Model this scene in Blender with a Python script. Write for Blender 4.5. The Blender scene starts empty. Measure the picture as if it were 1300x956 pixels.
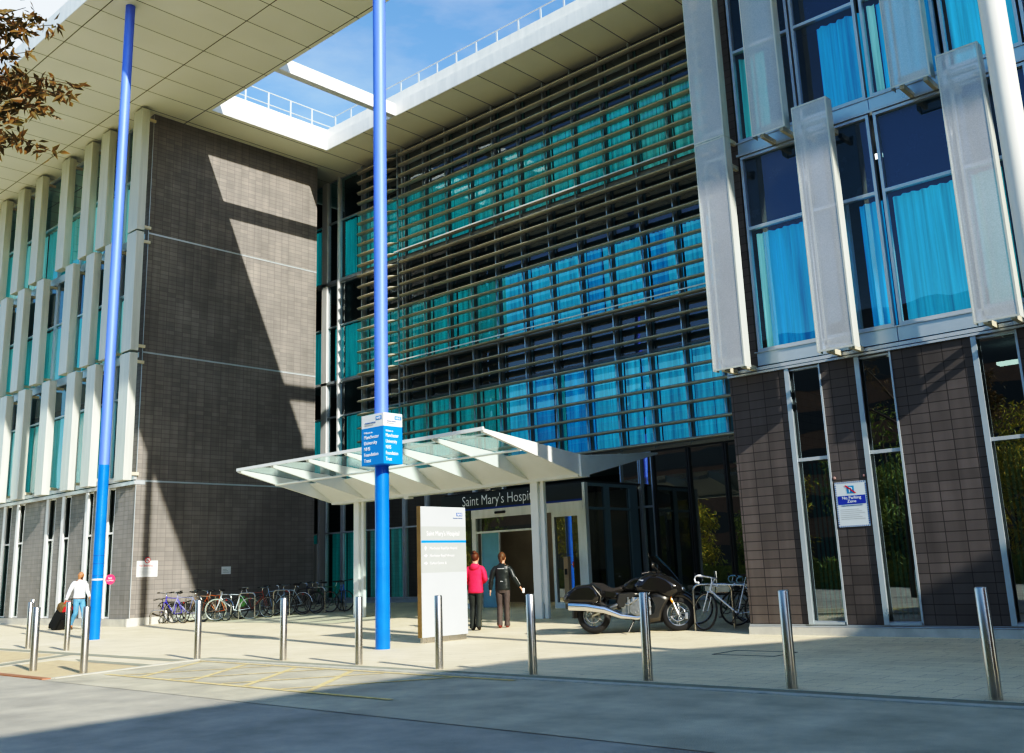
import bpy, bmesh, math, random
from mathutils import Vector, Matrix, noise
random.seed(7)
C = bpy.context.scene.collection
PI = math.pi

# ------------------------------------------------------------ colours / materials
def lin(r, g, b):
    f = lambda c: (c/255/12.92) if c/255 <= 0.04045 else ((c/255+0.055)/1.055)**2.4
    return (f(r), f(g), f(b), 1)
MATS = {}
def nt(name):
    m = bpy.data.materials.new(name); m.use_nodes = True
    t = m.node_tree
    for n in list(t.nodes): t.nodes.remove(n)
    return m, t
def N(t, typ, **kw):
    n = t.nodes.new(typ)
    for k, v in kw.items():
        if k.startswith('i_'): n.inputs[k[2:].replace('_', ' ')].default_value = v
        else: setattr(n, k, v)
    return n
def pm(name, col, rough=0.5, metal=0.0, var=0.12, scale=3.0, bump=0.0, spec=0.5, emit=None, estr=0.0, coat=0.0, stretch=(1,1,1), bscale=None):
    if name in MATS: return MATS[name]
    m, t = nt(name); L = t.links.new
    out = N(t, 'ShaderNodeOutputMaterial'); p = N(t, 'ShaderNodeBsdfPrincipled')
    L(p.outputs[0], out.inputs[0])
    geo = N(t, 'ShaderNodeNewGeometry'); mp = N(t, 'ShaderNodeMapping'); mp.inputs['Scale'].default_value = stretch
    L(geo.outputs['Position'], mp.inputs['Vector'])
    ns = N(t, 'ShaderNodeTexNoise'); ns.inputs['Scale'].default_value = scale; ns.inputs['Detail'].default_value = 6; ns.inputs['Roughness'].default_value = .6
    L(mp.outputs[0], ns.inputs['Vector'])
    cr = N(t, 'ShaderNodeMapRange'); cr.inputs[1].default_value = .25; cr.inputs[2].default_value = .75
    cr.inputs[3].default_value = 1-var; cr.inputs[4].default_value = 1+var
    L(ns.outputs['Fac'], cr.inputs[0])
    mx = N(t, 'ShaderNodeVectorMath', operation='SCALE'); mx.inputs[0].default_value = col[:3]
    L(cr.outputs[0], mx.inputs['Scale']); L(mx.outputs[0], p.inputs['Base Color'])
    rr = N(t, 'ShaderNodeMapRange'); rr.inputs[3].default_value = rough*.75; rr.inputs[4].default_value = min(1, rough*1.3)
    L(ns.outputs['Fac'], rr.inputs[0]); L(rr.outputs[0], p.inputs['Roughness'])
    p.inputs['Metallic'].default_value = metal; p.inputs['Specular IOR Level'].default_value = spec
    p.inputs['Coat Weight'].default_value = coat; p.inputs['Coat Roughness'].default_value = .04
    if bump:
        nb = ns
        if bscale:
            nb = N(t, 'ShaderNodeTexNoise'); nb.inputs['Scale'].default_value = bscale; L(mp.outputs[0], nb.inputs['Vector'])
        b = N(t, 'ShaderNodeBump'); b.inputs['Strength'].default_value = bump; b.inputs['Distance'].default_value = .01
        L(nb.outputs['Fac'], b.inputs['Height']); L(b.outputs[0], p.inputs['Normal'])
    if emit:
        L(mx.outputs[0], p.inputs['Emission Color']); p.inputs['Emission Strength'].default_value = estr
    MATS[name] = m
    return m

def tile_mat(name, c1, c2, cm, tw, th, rough=.35, mortar=.012):
    m, t = nt(name); L = t.links.new
    out = N(t, 'ShaderNodeOutputMaterial'); p = N(t, 'ShaderNodeBsdfPrincipled'); L(p.outputs[0], out.inputs[0])
    geo = N(t, 'ShaderNodeNewGeometry'); sp = N(t, 'ShaderNodeSeparateXYZ'); L(geo.outputs['Position'], sp.inputs[0])
    ad = N(t, 'ShaderNodeMath', operation='ADD'); L(sp.outputs[0], ad.inputs[0]); L(sp.outputs[1], ad.inputs[1])
    cb = N(t, 'ShaderNodeCombineXYZ'); L(ad.outputs[0], cb.inputs[0]); L(sp.outputs[2], cb.inputs[1])
    mp = N(t, 'ShaderNodeMapping'); mp.inputs['Location'].default_value = (100.13, 50.02, 0); L(cb.outputs[0], mp.inputs[0])
    br = N(t, 'ShaderNodeTexBrick'); br.offset = 0.0; br.squash = 1.0
    br.inputs['Scale'].default_value = 1; br.inputs['Brick Width'].default_value = tw; br.inputs['Row Height'].default_value = th
    br.inputs['Mortar Size'].default_value = mortar; br.inputs['Mortar Smooth'].default_value = .2; br.inputs['Bias'].default_value = 0
    br.inputs['Color1'].default_value = c1; br.inputs['Color2'].default_value = c2; br.inputs['Mortar'].default_value = cm
    L(mp.outputs[0], br.inputs['Vector'])
    ns = N(t, 'ShaderNodeTexNoise'); ns.inputs['Scale'].default_value = .6; ns.inputs['Detail'].default_value = 5; L(geo.outputs['Position'], ns.inputs['Vector'])
    # rain streaks: noise stretched vertically
    mp2 = N(t, 'ShaderNodeMapping'); mp2.inputs['Scale'].default_value = (5, 5, .35); L(geo.outputs['Position'], mp2.inputs[0])
    n2 = N(t, 'ShaderNodeTexNoise'); n2.inputs['Scale'].default_value = 1; n2.inputs['Detail'].default_value = 3; L(mp2.outputs[0], n2.inputs['Vector'])
    r1 = N(t, 'ShaderNodeMapRange'); r1.inputs[1].default_value = .3; r1.inputs[2].default_value = .7; r1.inputs[3].default_value = .83; r1.inputs[4].default_value = 1.1; L(ns.outputs[0], r1.inputs[0])
    r2 = N(t, 'ShaderNodeMapRange'); r2.inputs[1].default_value = .3; r2.inputs[2].default_value = .7; r2.inputs[3].default_value = .9; r2.inputs[4].default_value = 1.1; L(n2.outputs[0], r2.inputs[0])
    mu = N(t, 'ShaderNodeMath', operation='MULTIPLY'); L(r1.outputs[0], mu.inputs[0]); L(r2.outputs[0], mu.inputs[1])
    sc = N(t, 'ShaderNodeVectorMath', operation='SCALE'); L(br.outputs['Color'], sc.inputs[0]); L(mu.outputs[0], sc.inputs['Scale'])
    L(sc.outputs[0], p.inputs['Base Color']); p.inputs['Roughness'].default_value = rough+.1; p.inputs['Specular IOR Level'].default_value = .25
    iv = N(t, 'ShaderNodeMath', operation='SUBTRACT'); iv.inputs[0].default_value = 1; L(br.outputs['Fac'], iv.inputs[1])
    # each tile tilted a hair
    b = N(t, 'ShaderNodeBump'); b.inputs['Strength'].default_value = .4; b.inputs['Distance'].default_value = .005; L(iv.outputs[0], b.inputs['Height']); L(b.outputs[0], p.inputs['Normal'])
    MATS[name] = m; return m

def glass_mat(name, tint, refl=.12, rough=0.0, wob=.0):
    m, t = nt(name); L = t.links.new
    out = N(t, 'ShaderNodeOutputMaterial')
    tr = N(t, 'ShaderNodeBsdfTransparent'); tr.inputs[0].default_value = tint
    gl = N(t, 'ShaderNodeBsdfGlossy'); gl.inputs['Roughness'].default_value = rough; gl.inputs[0].default_value = (.9, .97, 1, 1)
    lw_ = N(t, 'ShaderNodeLayerWeight'); lw_.inputs[0].default_value = .5
    fr = N(t, 'ShaderNodeMath', operation='POWER'); fr.inputs[1].default_value = 5; L(lw_.outputs['Facing'], fr.inputs[0])
    ad = N(t, 'ShaderNodeMath', operation='MULTIPLY_ADD', use_clamp=True); ad.inputs[1].default_value = .95; ad.inputs[2].default_value = refl+.055; L(fr.outputs[0], ad.inputs[0])
    mx = N(t, 'ShaderNodeMixShader'); L(ad.outputs[0], mx.inputs[0]); L(tr.outputs[0], mx.inputs[1]); L(gl.outputs[0], mx.inputs[2])
    if wob:
        geo = N(t, 'ShaderNodeNewGeometry'); ns = N(t, 'ShaderNodeTexNoise'); ns.inputs['Scale'].default_value = .9; ns.inputs['Detail'].default_value = 1; L(geo.outputs['Position'], ns.inputs['Vector'])
        b = N(t, 'ShaderNodeBump'); b.inputs['Strength'].default_value = wob; b.inputs['Distance'].default_value = .03; L(ns.outputs[0], b.inputs['Height']); L(b.outputs[0], gl.inputs['Normal'])
    L(mx.outputs[0], out.inputs[0]); MATS[name] = m; return m

# ------------------------------------------------------------ mesh builder
class MB:
    def __init__(s): s.v = []; s.f = []; s.sm = []; s.mi = []; s.cur = 0
    def add(s, vs, fs, smooth=False):
        o = len(s.v); s.v += [tuple(x) for x in vs]
        for f in fs: s.f.append(tuple(o+i for i in f)); s.sm.append(smooth); s.mi.append(s.cur)
        return s
    def box(s, x0, x1, y0, y1, z0, z1):
        if x0 > x1: x0, x1 = x1, x0
        if y0 > y1: y0, y1 = y1, y0
        if z0 > z1: z0, z1 = z1, z0
        v = [(x0,y0,z0),(x1,y0,z0),(x1,y1,z0),(x0,y1,z0),(x0,y0,z1),(x1,y0,z1),(x1,y1,z1),(x0,y1,z1)]
        return s.add(v, [(0,3,2,1),(4,5,6,7),(0,1,5,4),(1,2,6,5),(2,3,7,6),(3,0,4,7)])
    def bbox(s, x0, x1, y0, y1, z0, z1, b=.01):   # box with chamfered edges
        if x0 > x1: x0, x1 = x1, x0
        if y0 > y1: y0, y1 = y1, y0
        if z0 > z1: z0, z1 = z1, z0
        bm = bmesh.new(); bmesh.ops.create_cube(bm, size=1)
        for v in bm.verts: v.co = Vector(((x0+x1)/2+v.co.x*(x1-x0), (y0+y1)/2+v.co.y*(y1-y0), (z0+z1)/2+v.co.z*(z1-z0)))
        bmesh.ops.bevel(bm, geom=bm.edges[:], offset=b, segments=2, affect='EDGES', profile=.7)
        bm.verts.index_update(); s.add([v.co[:] for v in bm.verts], [[v.index for v in f.verts] for f in bm.faces]); bm.free(); return s
    def quad(s, a, b, c, d): return s.add([a,b,c,d], [(0,1,2,3)])
    def prism(s, pts, axis, a0, a1):
        n = len(pts)
        mk = {'x': lambda p, a: (a, p[0], p[1]), 'y': lambda p, a: (p[0], a, p[1]), 'z': lambda p, a: (p[0], p[1], a)}[axis]
        v = [mk(p, a0) for p in pts]+[mk(p, a1) for p in pts]
        f = [tuple(range(n))[::-1], tuple(range(n, 2*n))]+[(i, (i+1) % n, n+(i+1) % n, n+i) for i in range(n)]
        return s.add(v, f)
    def tube(s, pts, r, n=8, close=False, cap=True):
        pts = [Vector(p) for p in pts]; k = len(pts)
        rs = r if isinstance(r, (list, tuple)) else [r]*k
        vs = []; up = Vector((0, 0, 1)); prev = None
        for i, p in enumerate(pts):
            if close: d = (pts[(i+1) % k]-pts[i-1])
            else: d = pts[min(i+1, k-1)]-pts[max(i-1, 0)]
            d = d.normalized() if d.length > 1e-9 else Vector((0, 0, 1))
            if prev is None:
                a = d.cross(up) if abs(d.dot(up)) < .98 else d.cross(Vector((1, 0, 0)))
            else:
                a = prev-d*prev.dot(d)
                if a.length < 1e-6: a = d.cross(Vector((1, 0, 0)))
            a.normalize(); prev = a; b = d.cross(a)
            for j in range(n):
                t = 2*PI*j/n; vs.append(p+(a*math.cos(t)+b*math.sin(t))*rs[i])
        fs = []
        for i in range(k if close else k-1):
            i2 = (i+1) % k
            for j in range(n): fs.append((i*n+j, i*n+(j+1) % n, i2*n+(j+1) % n, i2*n+j))
        s.add(vs, fs, True)
        if cap and not close:
            s.add([vs[j] for j in range(n)], [tuple(range(n))[::-1]]); s.add([vs[(k-1)*n+j] for j in range(n)], [tuple(range(n))])
        return s
    def cyl(s, c, r, z0, z1, n=20, r2=None): return s.tube([(c[0], c[1], z0), (c[0], c[1], z1)], [r, r if r2 is None else r2], n)
    def ring(s, c, axis, R, r, n=28, m=6, sx=1.0):
        c = Vector(c); axis = Vector(axis).normalized(); u = axis.orthogonal().normalized()
        if abs(axis.z) < .9: u = (Vector((0,0,1))-axis*axis.z).normalized()
        w = axis.cross(u)
        return s.tube([c+(u*math.cos(2*PI*i/n)+w*math.sin(2*PI*i/n))*R for i in range(n)], r, m, close=True)
    def disc(s, c, axis, R, th, n=24, hole=0):
        axis = Vector(axis).normalized(); c = Vector(c)
        return s.tube([c-axis*th/2, c+axis*th/2], R, n)
    def ball(s, c, rx, ry=None, rz=None, n=10, m=14, rot=None):
        ry = rx if ry is None else ry; rz = rx if rz is None else rz
        vs = []; fs = []
        for i in range(n+1):
            a = PI*i/n
            for j in range(m):
                b = 2*PI*j/m; p = Vector((rx*math.sin(a)*math.cos(b), ry*math.sin(a)*math.sin(b), rz*math.cos(a)))
                if rot: p = rot @ p
                vs.append(Vector(c)+p)
        for i in range(n):
            for j in range(m): fs.append((i*m+j, (i+1)*m+j, (i+1)*m+(j+1) % m, i*m+(j+1) % m))
        return s.add(vs, fs, True)
    def pillow(s, prof, ws, ins, smooth=True):   # side profile (x,z) lofted through y offsets ws with insets ins
        n = len(prof); cx = sum(p[0] for p in prof)/n; cz = sum(p[1] for p in prof)/n
        vs = []
        for w, k in zip(ws, ins):
            for p in prof: vs.append((cx+(p[0]-cx)*(1-k), w, cz+(p[1]-cz)*(1-k)))
        fs = []
        for i in range(len(ws)-1):
            for j in range(n): fs.append((i*n+j, i*n+(j+1) % n, (i+1)*n+(j+1) % n, (i+1)*n+j))
        s.add(vs, fs, smooth)
        s.add(vs[:n], [tuple(range(n))]); s.add(vs[-n:], [tuple(range(n))[::-1]])
        return s
    def build(s, name, mat, parent=None, off=None, kind=None, bevel=0):
        me = bpy.data.meshes.new(name)
        vs = s.v
        if off is not None: vs = [(x-off[0], y-off[1], z-off[2]) for x, y, z in vs]
        me.from_pydata(vs, [], s.f); me.update()
        me.polygons.foreach_set('use_smooth', s.sm)
        for mm in (mat if isinstance(mat, (list, tuple)) else [mat]): me.materials.append(mm)
        me.polygons.foreach_set('material_index', s.mi)
        bm = bmesh.new(); bm.from_mesh(me); bmesh.ops.recalc_face_normals(bm, faces=bm.faces[:]); bm.to_mesh(me); bm.free()
        o = bpy.data.objects.new(name, me); C.objects.link(o)
        if parent: o.parent = parent
        if kind: o['kind'] = kind
        if bevel:
            md = o.modifiers.new('bevel', 'BEVEL'); md.width = bevel; md.segments = 2; md.limit_method = 'ANGLE'
        return o
def thing(name, label, cat, loc=(0,0,0), rz=0, group=None):
    o = bpy.data.objects.new(name, None); C.objects.link(o); o.location = loc; o.rotation_euler = (0, 0, rz)
    o['label'] = label; o['category'] = cat
    if group: o['group'] = group
    return o
def tag(o, label, cat, group=None, kind=None):
    o['label'] = label; o['category'] = cat
    if group: o['group'] = group
    if kind: o['kind'] = kind
    return o
def text(body, size, org, u, v, mat, parent, off=(0,0,0), align='LEFT', name='lettering', depth=.002, shear=0, bold=0.0, xs=1.0):
    cu = bpy.data.curves.new(name, 'FONT'); cu.body = body; cu.size = size; cu.align_x = align; cu.extrude = depth; cu.shear = shear; cu.offset = 0; cu.space_character = 1.0
    cu.resolution_u = 3
    to = bpy.data.objects.new(name+'_tmp', cu); C.objects.link(to)
    bpy.context.view_layer.update()
    me = bpy.data.meshes.new_from_object(to.evaluated_get(bpy.context.evaluated_depsgraph_get()))
    bpy.data.objects.remove(to); bpy.data.curves.remove(cu)
    u = Vector(u).normalized(); v = Vector(v).normalized(); n = u.cross(v)
    M = Matrix((u*xs, v, n)).transposed().to_4x4(); M.translation = Vector(org)-Vector(off)
    me.transform(M); me.materials.clear(); me.materials.append(mat); me.name = name
    o = bpy.data.objects.new(name, me); C.objects.link(o); o.parent = parent
    return o

def G(y): return min(max(0.0, (y-15.65)*.048), .348)

# ------------------------------------------------------------ palette
M_tileA = tile_mat('dark_tile', (.228,.212,.194,1), (.272,.252,.228,1), (.14,.127,.115,1), .31, .15, .34, .006)
M_tileB = tile_mat('brown_tile', (.140,.122,.112,1), (.172,.150,.138,1), (.05,.042,.04,1), .325, .16, .3, .006)
M_white = pm('white_steel', (.78,.79,.76,1), .35, 0, .09, 1.6, stretch=(3,3,.4))
M_alu = pm('aluminium_frame', (.62,.66,.68,1), .3, .35, .06, 2)
M_sil = pm('silver_panel', (.60,.68,.72,1), .3, .45, .08, 1.2)
M_conc = pm('concrete', (.62,.60,.52,1), .8, 0, .15, 2.5, .3, bscale=40)
M_hallf = pm('hall_frame', (.24,.27,.28,1), .35, .3, .08)
M_dark = pm('dark_frame', (.03,.035,.04,1), .4, 0, .1)
M_black = pm('black_gap', (.012,.013,.015,1), .6, 0, .1)
M_poleA = pm('bright_blue_paint', (.0,.17,.62,1), .34, 0, .14, 2.5, coat=.3)
M_poleB = pm('periwinkle_blue_paint', (.14,.25,.86,1), .50, .2, .12, 1.5, stretch=(5,5,.4))
M_polec = pm('cream_paint', (.80,.80,.72,1), .35, 0, .05, 1)
M_steel = pm('brushed_steel', (.60,.57,.52,1), .27, .95, .1, 4, stretch=(1,1,.1))
M_blue = pm('sign_blue', (.0,.24,.68,1), .45, 0, .02)
M_signw = pm('sign_white', (.74,.76,.75,1), .4, 0, .02)
M_totw = pm('totem_white', (.50,.54,.56,1), .4, 0, .03)
M_signg = pm('sign_grey', (.40,.43,.42,1), .4, 0, .03)
M_navy = pm('logo_navy', (.02,.09,.35,1), .45, 0, .02)
M_letw = pm('letter_white', (.9,.9,.9,1), .5, 0, .01)
M_red = pm('sign_red', (.65,.03,.04,1), .5, 0, .02)
M_glass = glass_mat('window_glass', (.55,.80,.86,1), .07, 0, .25)
M_glassd = glass_mat('dark_window_glass', (.16,.24,.28,1), .13, 0, .2)
M_glassg = glass_mat('ground_floor_glass', (.36,.54,.54,1), .27, 0, .12)
M_glassr = glass_mat('canopy_glass', (.78,.92,.88,1), .05, .0, 0)
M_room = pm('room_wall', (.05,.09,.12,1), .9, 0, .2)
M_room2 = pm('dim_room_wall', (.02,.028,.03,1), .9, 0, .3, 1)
M_ceil = pm('room_ceiling', (.25,.28,.3,1), .9, 0, .1)
M_lamp = pm('ceiling_lamp_tube', (.9,.9,.8,1), .5, 0, 0, emit=(1,.95,.75,1), estr=1.6)
M_bronze = pm('bronze_edge', (.35,.25,.13,1), .35, .7, .08)
def glow_curtain_mat(name, col, es):  # emission makes the cloth itself glow, standing in for light from the rooms
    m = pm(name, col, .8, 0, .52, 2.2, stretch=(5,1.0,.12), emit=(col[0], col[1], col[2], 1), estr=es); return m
M_cb = glow_curtain_mat('blue_curtain_glow', (.01,.30,.54,1), .50)
M_cb2 = glow_curtain_mat('cyan_curtain_glow', (.05,.42,.60,1), .48)
M_ct = glow_curtain_mat('teal_curtain_glow', (.01,.27,.27,1), .6)
M_ct2 = glow_curtain_mat('pale_teal_blind_glow', (.10,.46,.42,1), .3)
M_cw = glow_curtain_mat('white_curtain_glow', (.50,.75,.68,1), .35)
M_lou = pm('louvre_metal', (.58,.54,.42,1), .36, .15, .06, 1)

# perforated fin sheet: fine regular holes
def perf_mat():
    m, t = nt('perforated_sheet'); L = t.links.new
    out = N(t, 'ShaderNodeOutputMaterial'); p = N(t, 'ShaderNodeBsdfPrincipled'); tr = N(t, 'ShaderNodeBsdfTransparent')
    p.inputs['Roughness'].default_value = .4; p.inputs['Metallic'].default_value = .1
    geo = N(t, 'ShaderNodeNewGeometry'); ns = N(t, 'ShaderNodeTexNoise'); ns.inputs['Scale'].default_value = 60; ns.inputs['Detail'].default_value = 2; L(geo.outputs['Position'], ns.inputs['Vector'])
    n2 = N(t, 'ShaderNodeTexNoise'); n2.inputs['Scale'].default_value = 1.1; L(geo.outputs['Position'], n2.inputs['Vector'])
    cr = N(t, 'ShaderNodeMapRange'); cr.inputs[3].default_value = .85; cr.inputs[4].default_value = 1.12; L(n2.outputs[0], cr.inputs[0])
    sc = N(t, 'ShaderNodeVectorMath', operation='SCALE'); sc.inputs[0].default_value = (.80,.82,.83); L(cr.outputs[0], sc.inputs['Scale']); L(sc.outputs[0], p.inputs['Base Color'])
    mr = N(t, 'ShaderNodeMapRange'); mr.inputs[1].default_value = .3; mr.inputs[2].default_value = .7; mr.inputs[3].default_value = .38; mr.inputs[4].default_value = .50; L(ns.outputs[0], mr.inputs[0])
    mx = N(t, 'ShaderNodeMixShader'); L(mr.outputs[0], mx.inputs[0]); L(p.outputs[0], mx.inputs[1]); L(tr.outputs[0], mx.inputs[2]); L(mx.outputs[0], out.inputs[0])
    return m
M_perf = perf_mat()
M_finL = pm('fin_metal', (.60,.62,.55,1), .4, .15, .13, 1.6, stretch=(4,4,.25))

def soffit_mat():
    m, t = nt('soffit_panel'); L = t.links.new
    out = N(t, 'ShaderNodeOutputMaterial'); p = N(t, 'ShaderNodeBsdfPrincipled'); L(p.outputs[0], out.inputs[0]); p.inputs['Roughness'].default_value = .45
    geo = N(t, 'ShaderNodeNewGeometry'); sp = N(t, 'ShaderNodeSeparateXYZ'); L(geo.outputs['Position'], sp.inputs[0])
    # seams across X every 1.212 m
    a = N(t, 'ShaderNodeMath', operation='ADD'); a.inputs[1].default_value = 22.30+121.2; L(sp.outputs[0], a.inputs[0])
    d = N(t, 'ShaderNodeMath', operation='DIVIDE'); d.inputs[1].default_value = 1.212; L(a.outputs[0], d.inputs[0])
    fr = N(t, 'ShaderNodeMath', operation='FRACT'); L(d.outputs[0], fr.inputs[0])
    pg = N(t, 'ShaderNodeMath', operation='PINGPONG'); pg.inputs[1].default_value = .5; L(d.outputs[0], pg.inputs[0])
    lt = N(t, 'ShaderNodeMath', operation='LESS_THAN'); lt.inputs[1].default_value = .011; L(pg.outputs[0], lt.inputs[0])
    cur = lt
    for y in (11.27, 14.60, 16.80):
        c = N(t, 'ShaderNodeMath', operation='COMPARE'); c.inputs[1].default_value = y; c.inputs[2].default_value = .015; L(sp.outputs[1], c.inputs[0])
        mx = N(t, 'ShaderNodeMath', operation='MAXIMUM'); L(cur.outputs[0], mx.inputs[0]); L(c.outputs[0], mx.inputs[1]); cur = mx
    fl = N(t, 'ShaderNodeMath', operation='FLOOR'); L(d.outputs[0], fl.inputs[0])
    wn = N(t, 'ShaderNodeTexWhiteNoise', noise_dimensions='1D'); L(fl.outputs[0], wn.inputs['W'])
    r = N(t, 'ShaderNodeMapRange'); r.inputs[3].default_value = .95; r.inputs[4].default_value = 1.04; L(wn.outputs[0], r.inputs[0])
    ns = N(t, 'ShaderNodeTexNoise'); ns.inputs['Scale'].default_value = .4; L(geo.outputs['Position'], ns.inputs['Vector'])
    r2 = N(t, 'ShaderNodeMapRange'); r2.inputs[3].default_value = .9; r2.inputs[4].default_value = 1.08; L(ns.outputs[0], r2.inputs[0])
    mu = N(t, 'ShaderNodeMath', operation='MULTIPLY'); L(r.outputs[0], mu.inputs[0]); L(r2.outputs[0], mu.inputs[1])
    sc = N(t, 'ShaderNodeVectorMath', operation='SCALE'); sc.inputs[0].default_value = (.90,.88,.72); L(mu.outputs[0], sc.inputs['Scale'])
    mc = N(t, 'ShaderNodeMix', data_type='RGBA'); L(cur.outputs[0], mc.inputs[0]); L(sc.outputs[0], mc.inputs[6]); mc.inputs[7].default_value = (.10,.09,.07,1)
    L(mc.outputs[2], p.inputs['Base Color']); return m
M_soffit = soffit_mat()

def ground_mat():
    m, t = nt('plaza_paving'); L = t.links.new
    out = N(t, 'ShaderNodeOutputMaterial'); p = N(t, 'ShaderNodeBsdfPrincipled'); L(p.outputs[0], out.inputs[0]); p.inputs['Roughness'].default_value = .8
    geo = N(t, 'ShaderNodeNewGeometry')
    br = N(t, 'ShaderNodeTexBrick'); br.inputs['Scale'].default_value = 1; br.inputs['Brick Width'].default_value = .6; br.inputs['Row Height'].default_value = .3
    br.inputs['Mortar Size'].default_value = .006; br.inputs['Color1'].default_value = (.77,.675,.475,1); br.inputs['Color2'].default_value = (.82,.72,.51,1); br.inputs['Mortar'].default_value = (.54,.47,.34,1)
    L(geo.outputs['Position'], br.inputs['Vector'])
    n1 = N(t, 'ShaderNodeTexNoise'); n1.inputs['Scale'].default_value = .7; n1.inputs['Detail'].default_value = 8; n1.inputs['Roughness'].default_value = .65; L(geo.outputs['Position'], n1.inputs['Vector'])
    r1 = N(t, 'ShaderNodeMapRange'); r1.inputs[1].default_value = .3; r1.inputs[2].default_value = .7; r1.inputs[3].default_value = .88; r1.inputs[4].default_value = 1.08; L(n1.outputs[0], r1.inputs[0])
    n2 = N(t, 'ShaderNodeTexNoise'); n2.inputs['Scale'].default_value = 60; n2.inputs['Detail'].default_value = 3; L(geo.outputs['Position'], n2.inputs['Vector'])
    r2 = N(t, 'ShaderNodeMapRange'); r2.inputs[1].default_value = .3; r2.inputs[2].default_value = .7; r2.inputs[3].default_value = .88; r2.inputs[4].default_value = 1.1; L(n2.outputs[0], r2.inputs[0])
    # gum spots and stains
    vo = N(t, 'ShaderNodeTexVoronoi'); vo.inputs['Scale'].default_value = 2.2; L(geo.outputs['Position'], vo.inputs['Vector'])
    r3 = N(t, 'ShaderNodeMapRange'); r3.inputs[1].default_value = .05; r3.inputs[2].default_value = .09; r3.inputs[3].default_value = .72; r3.inputs[4].default_value = 1; L(vo.outputs['Distance'], r3.inputs[0])
    m1 = N(t, 'ShaderNodeMath', operation='MULTIPLY'); L(r1.outputs[0], m1.inputs[0]); L(r2.outputs[0], m1.inputs[1])
    m2 = N(t, 'ShaderNodeMath', operation='MULTIPLY'); L(m1.outputs[0], m2.inputs[0]); L(r3.outputs[0], m2.inputs[1])
    sc = N(t, 'ShaderNodeVectorMath', operation='SCALE'); L(br.outputs['Color'], sc.inputs[0]); L(m2.outputs[0], sc.inputs['Scale']); L(sc.outputs[0], p.inputs['Base Color'])
    b = N(t, 'ShaderNodeBump'); b.inputs['Strength'].default_value = .35; b.inputs['Distance'].default_value = .004; L(n2.outputs[0], b.inputs['Height']); L(b.outputs[0], p.inputs['Normal'])
    return m
M_ground = ground_mat()
M_asph = pm('asphalt', (.52,.48,.36,1), .85, 0, .25, 1.3, .5, bscale=90)
M_asphr = pm('road_asphalt', (.44,.41,.33,1), .85, 0, .25, 1.3, .5, bscale=90)
M_kerb = pm('kerb_stone', (.55,.53,.44,1), .8, 0, .15, 5, .3, bscale=50)
M_drain = pm('dark_paver', (.33,.33,.24,1), .8, 0, .2, 5, .3, bscale=50)
M_tact = pm('buff_tactile_paver', (.62,.50,.29,1), .8, 0, .14, 4, .3, bscale=50)
M_redk = pm('red_paver', (.36,.16,.09,1), .8, 0, .15, 4)
M_yel = pm('yellow_road_paint', (.72,.58,.27,1), .7, 0, .35, 9)

# ------------------------------------------------------------ ground
g = MB()
xs = [-400, -60, -40, -20, 0, 20, 400]; ys = [-400, 0, 15.65, 22.9, 40, 400]
vs = [(x, y, G(y)) for y in ys for x in xs]; nx = len(xs)
g.add(vs, [(j*nx+i, j*nx+i+1, (j+1)*nx+i+1, (j+1)*nx+i) for j in range(len(ys)-1) for i in range(nx-1)])
g.build('ground', M_ground, kind='structure')
# access road in front
g = MB(); g.quad((-200,-14,.004), (200,-14,.004), (200,6.40,.004), (-200,6.40,.004)); g.build('road', M_asphr, kind='structure')
g = MB(); g.add([(-15.15,6.37,.008),(60,6.37,.008),(60,9.34,.008),(-15.88,9.34,.008),(-15.75,8.3,.008)], [(0,1,2,3,4)]); g.build('parking_bay', M_asph, kind='structure')
g = MB(); g.bbox(-15.95, 60, 9.345, 9.47, -.1, .022, .008)
a, b_ = Vector((-16.02, 9.40)), Vector((-15.22, 6.55)); d = (b_-a).normalized(); nrm = Vector((d.y, -d.x))*-.06
g.prism([(a.x+nrm.x, a.y+nrm.y), (b_.x+nrm.x, b_.y+nrm.y), (b_.x-nrm.x, b_.y-nrm.y), (a.x-nrm.x, a.y-nrm.y)], 'z', -.1, .020)
g.build('kerb', M_kerb, kind='structure')
g = MB(); g.quad((-16.3,9.475,.004), (60,9.475,.004), (60,9.80,.004), (-16.3,9.80,.004))
g.quad((-24.5,9.02,.004), (-16.3,9.02,.004), (-16.3,9.30,.004), (-24.5,9.30,.004))
g.add([(-20.45,9.01,.004),(-20.1,9.01,.004),(-18.4,6.56,.004),(-18.8,6.56,.004)], [(0,3,2,1)])
g.quad((-18.2,8.28,.004), (-15.85,8.28,.004), (-15.95,8.52,.004), (-18.9,8.52,.004))
g.build('paving_band', M_drain, kind='structure')
g = MB(); g.add([(-18.3,6.56,.004),(-15.4,6.56,.004),(-15.85,8.26,.004),(-19.0,8.26,.004)], [(0,1,2,3)])
g.add([(-30,6.56,.004),(-19.1,6.56,.004),(-20.6,8.9,.004),(-30,8.9,.004)], [(0,1,2,3)])
g.build('tactile_paving', M_tact, kind='structure')
g = MB(); g.bbox(-60, -15.25, 6.41, 6.54, -.1, .02, .006); g.build('red_kerb', M_redk, kind='structure')
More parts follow.
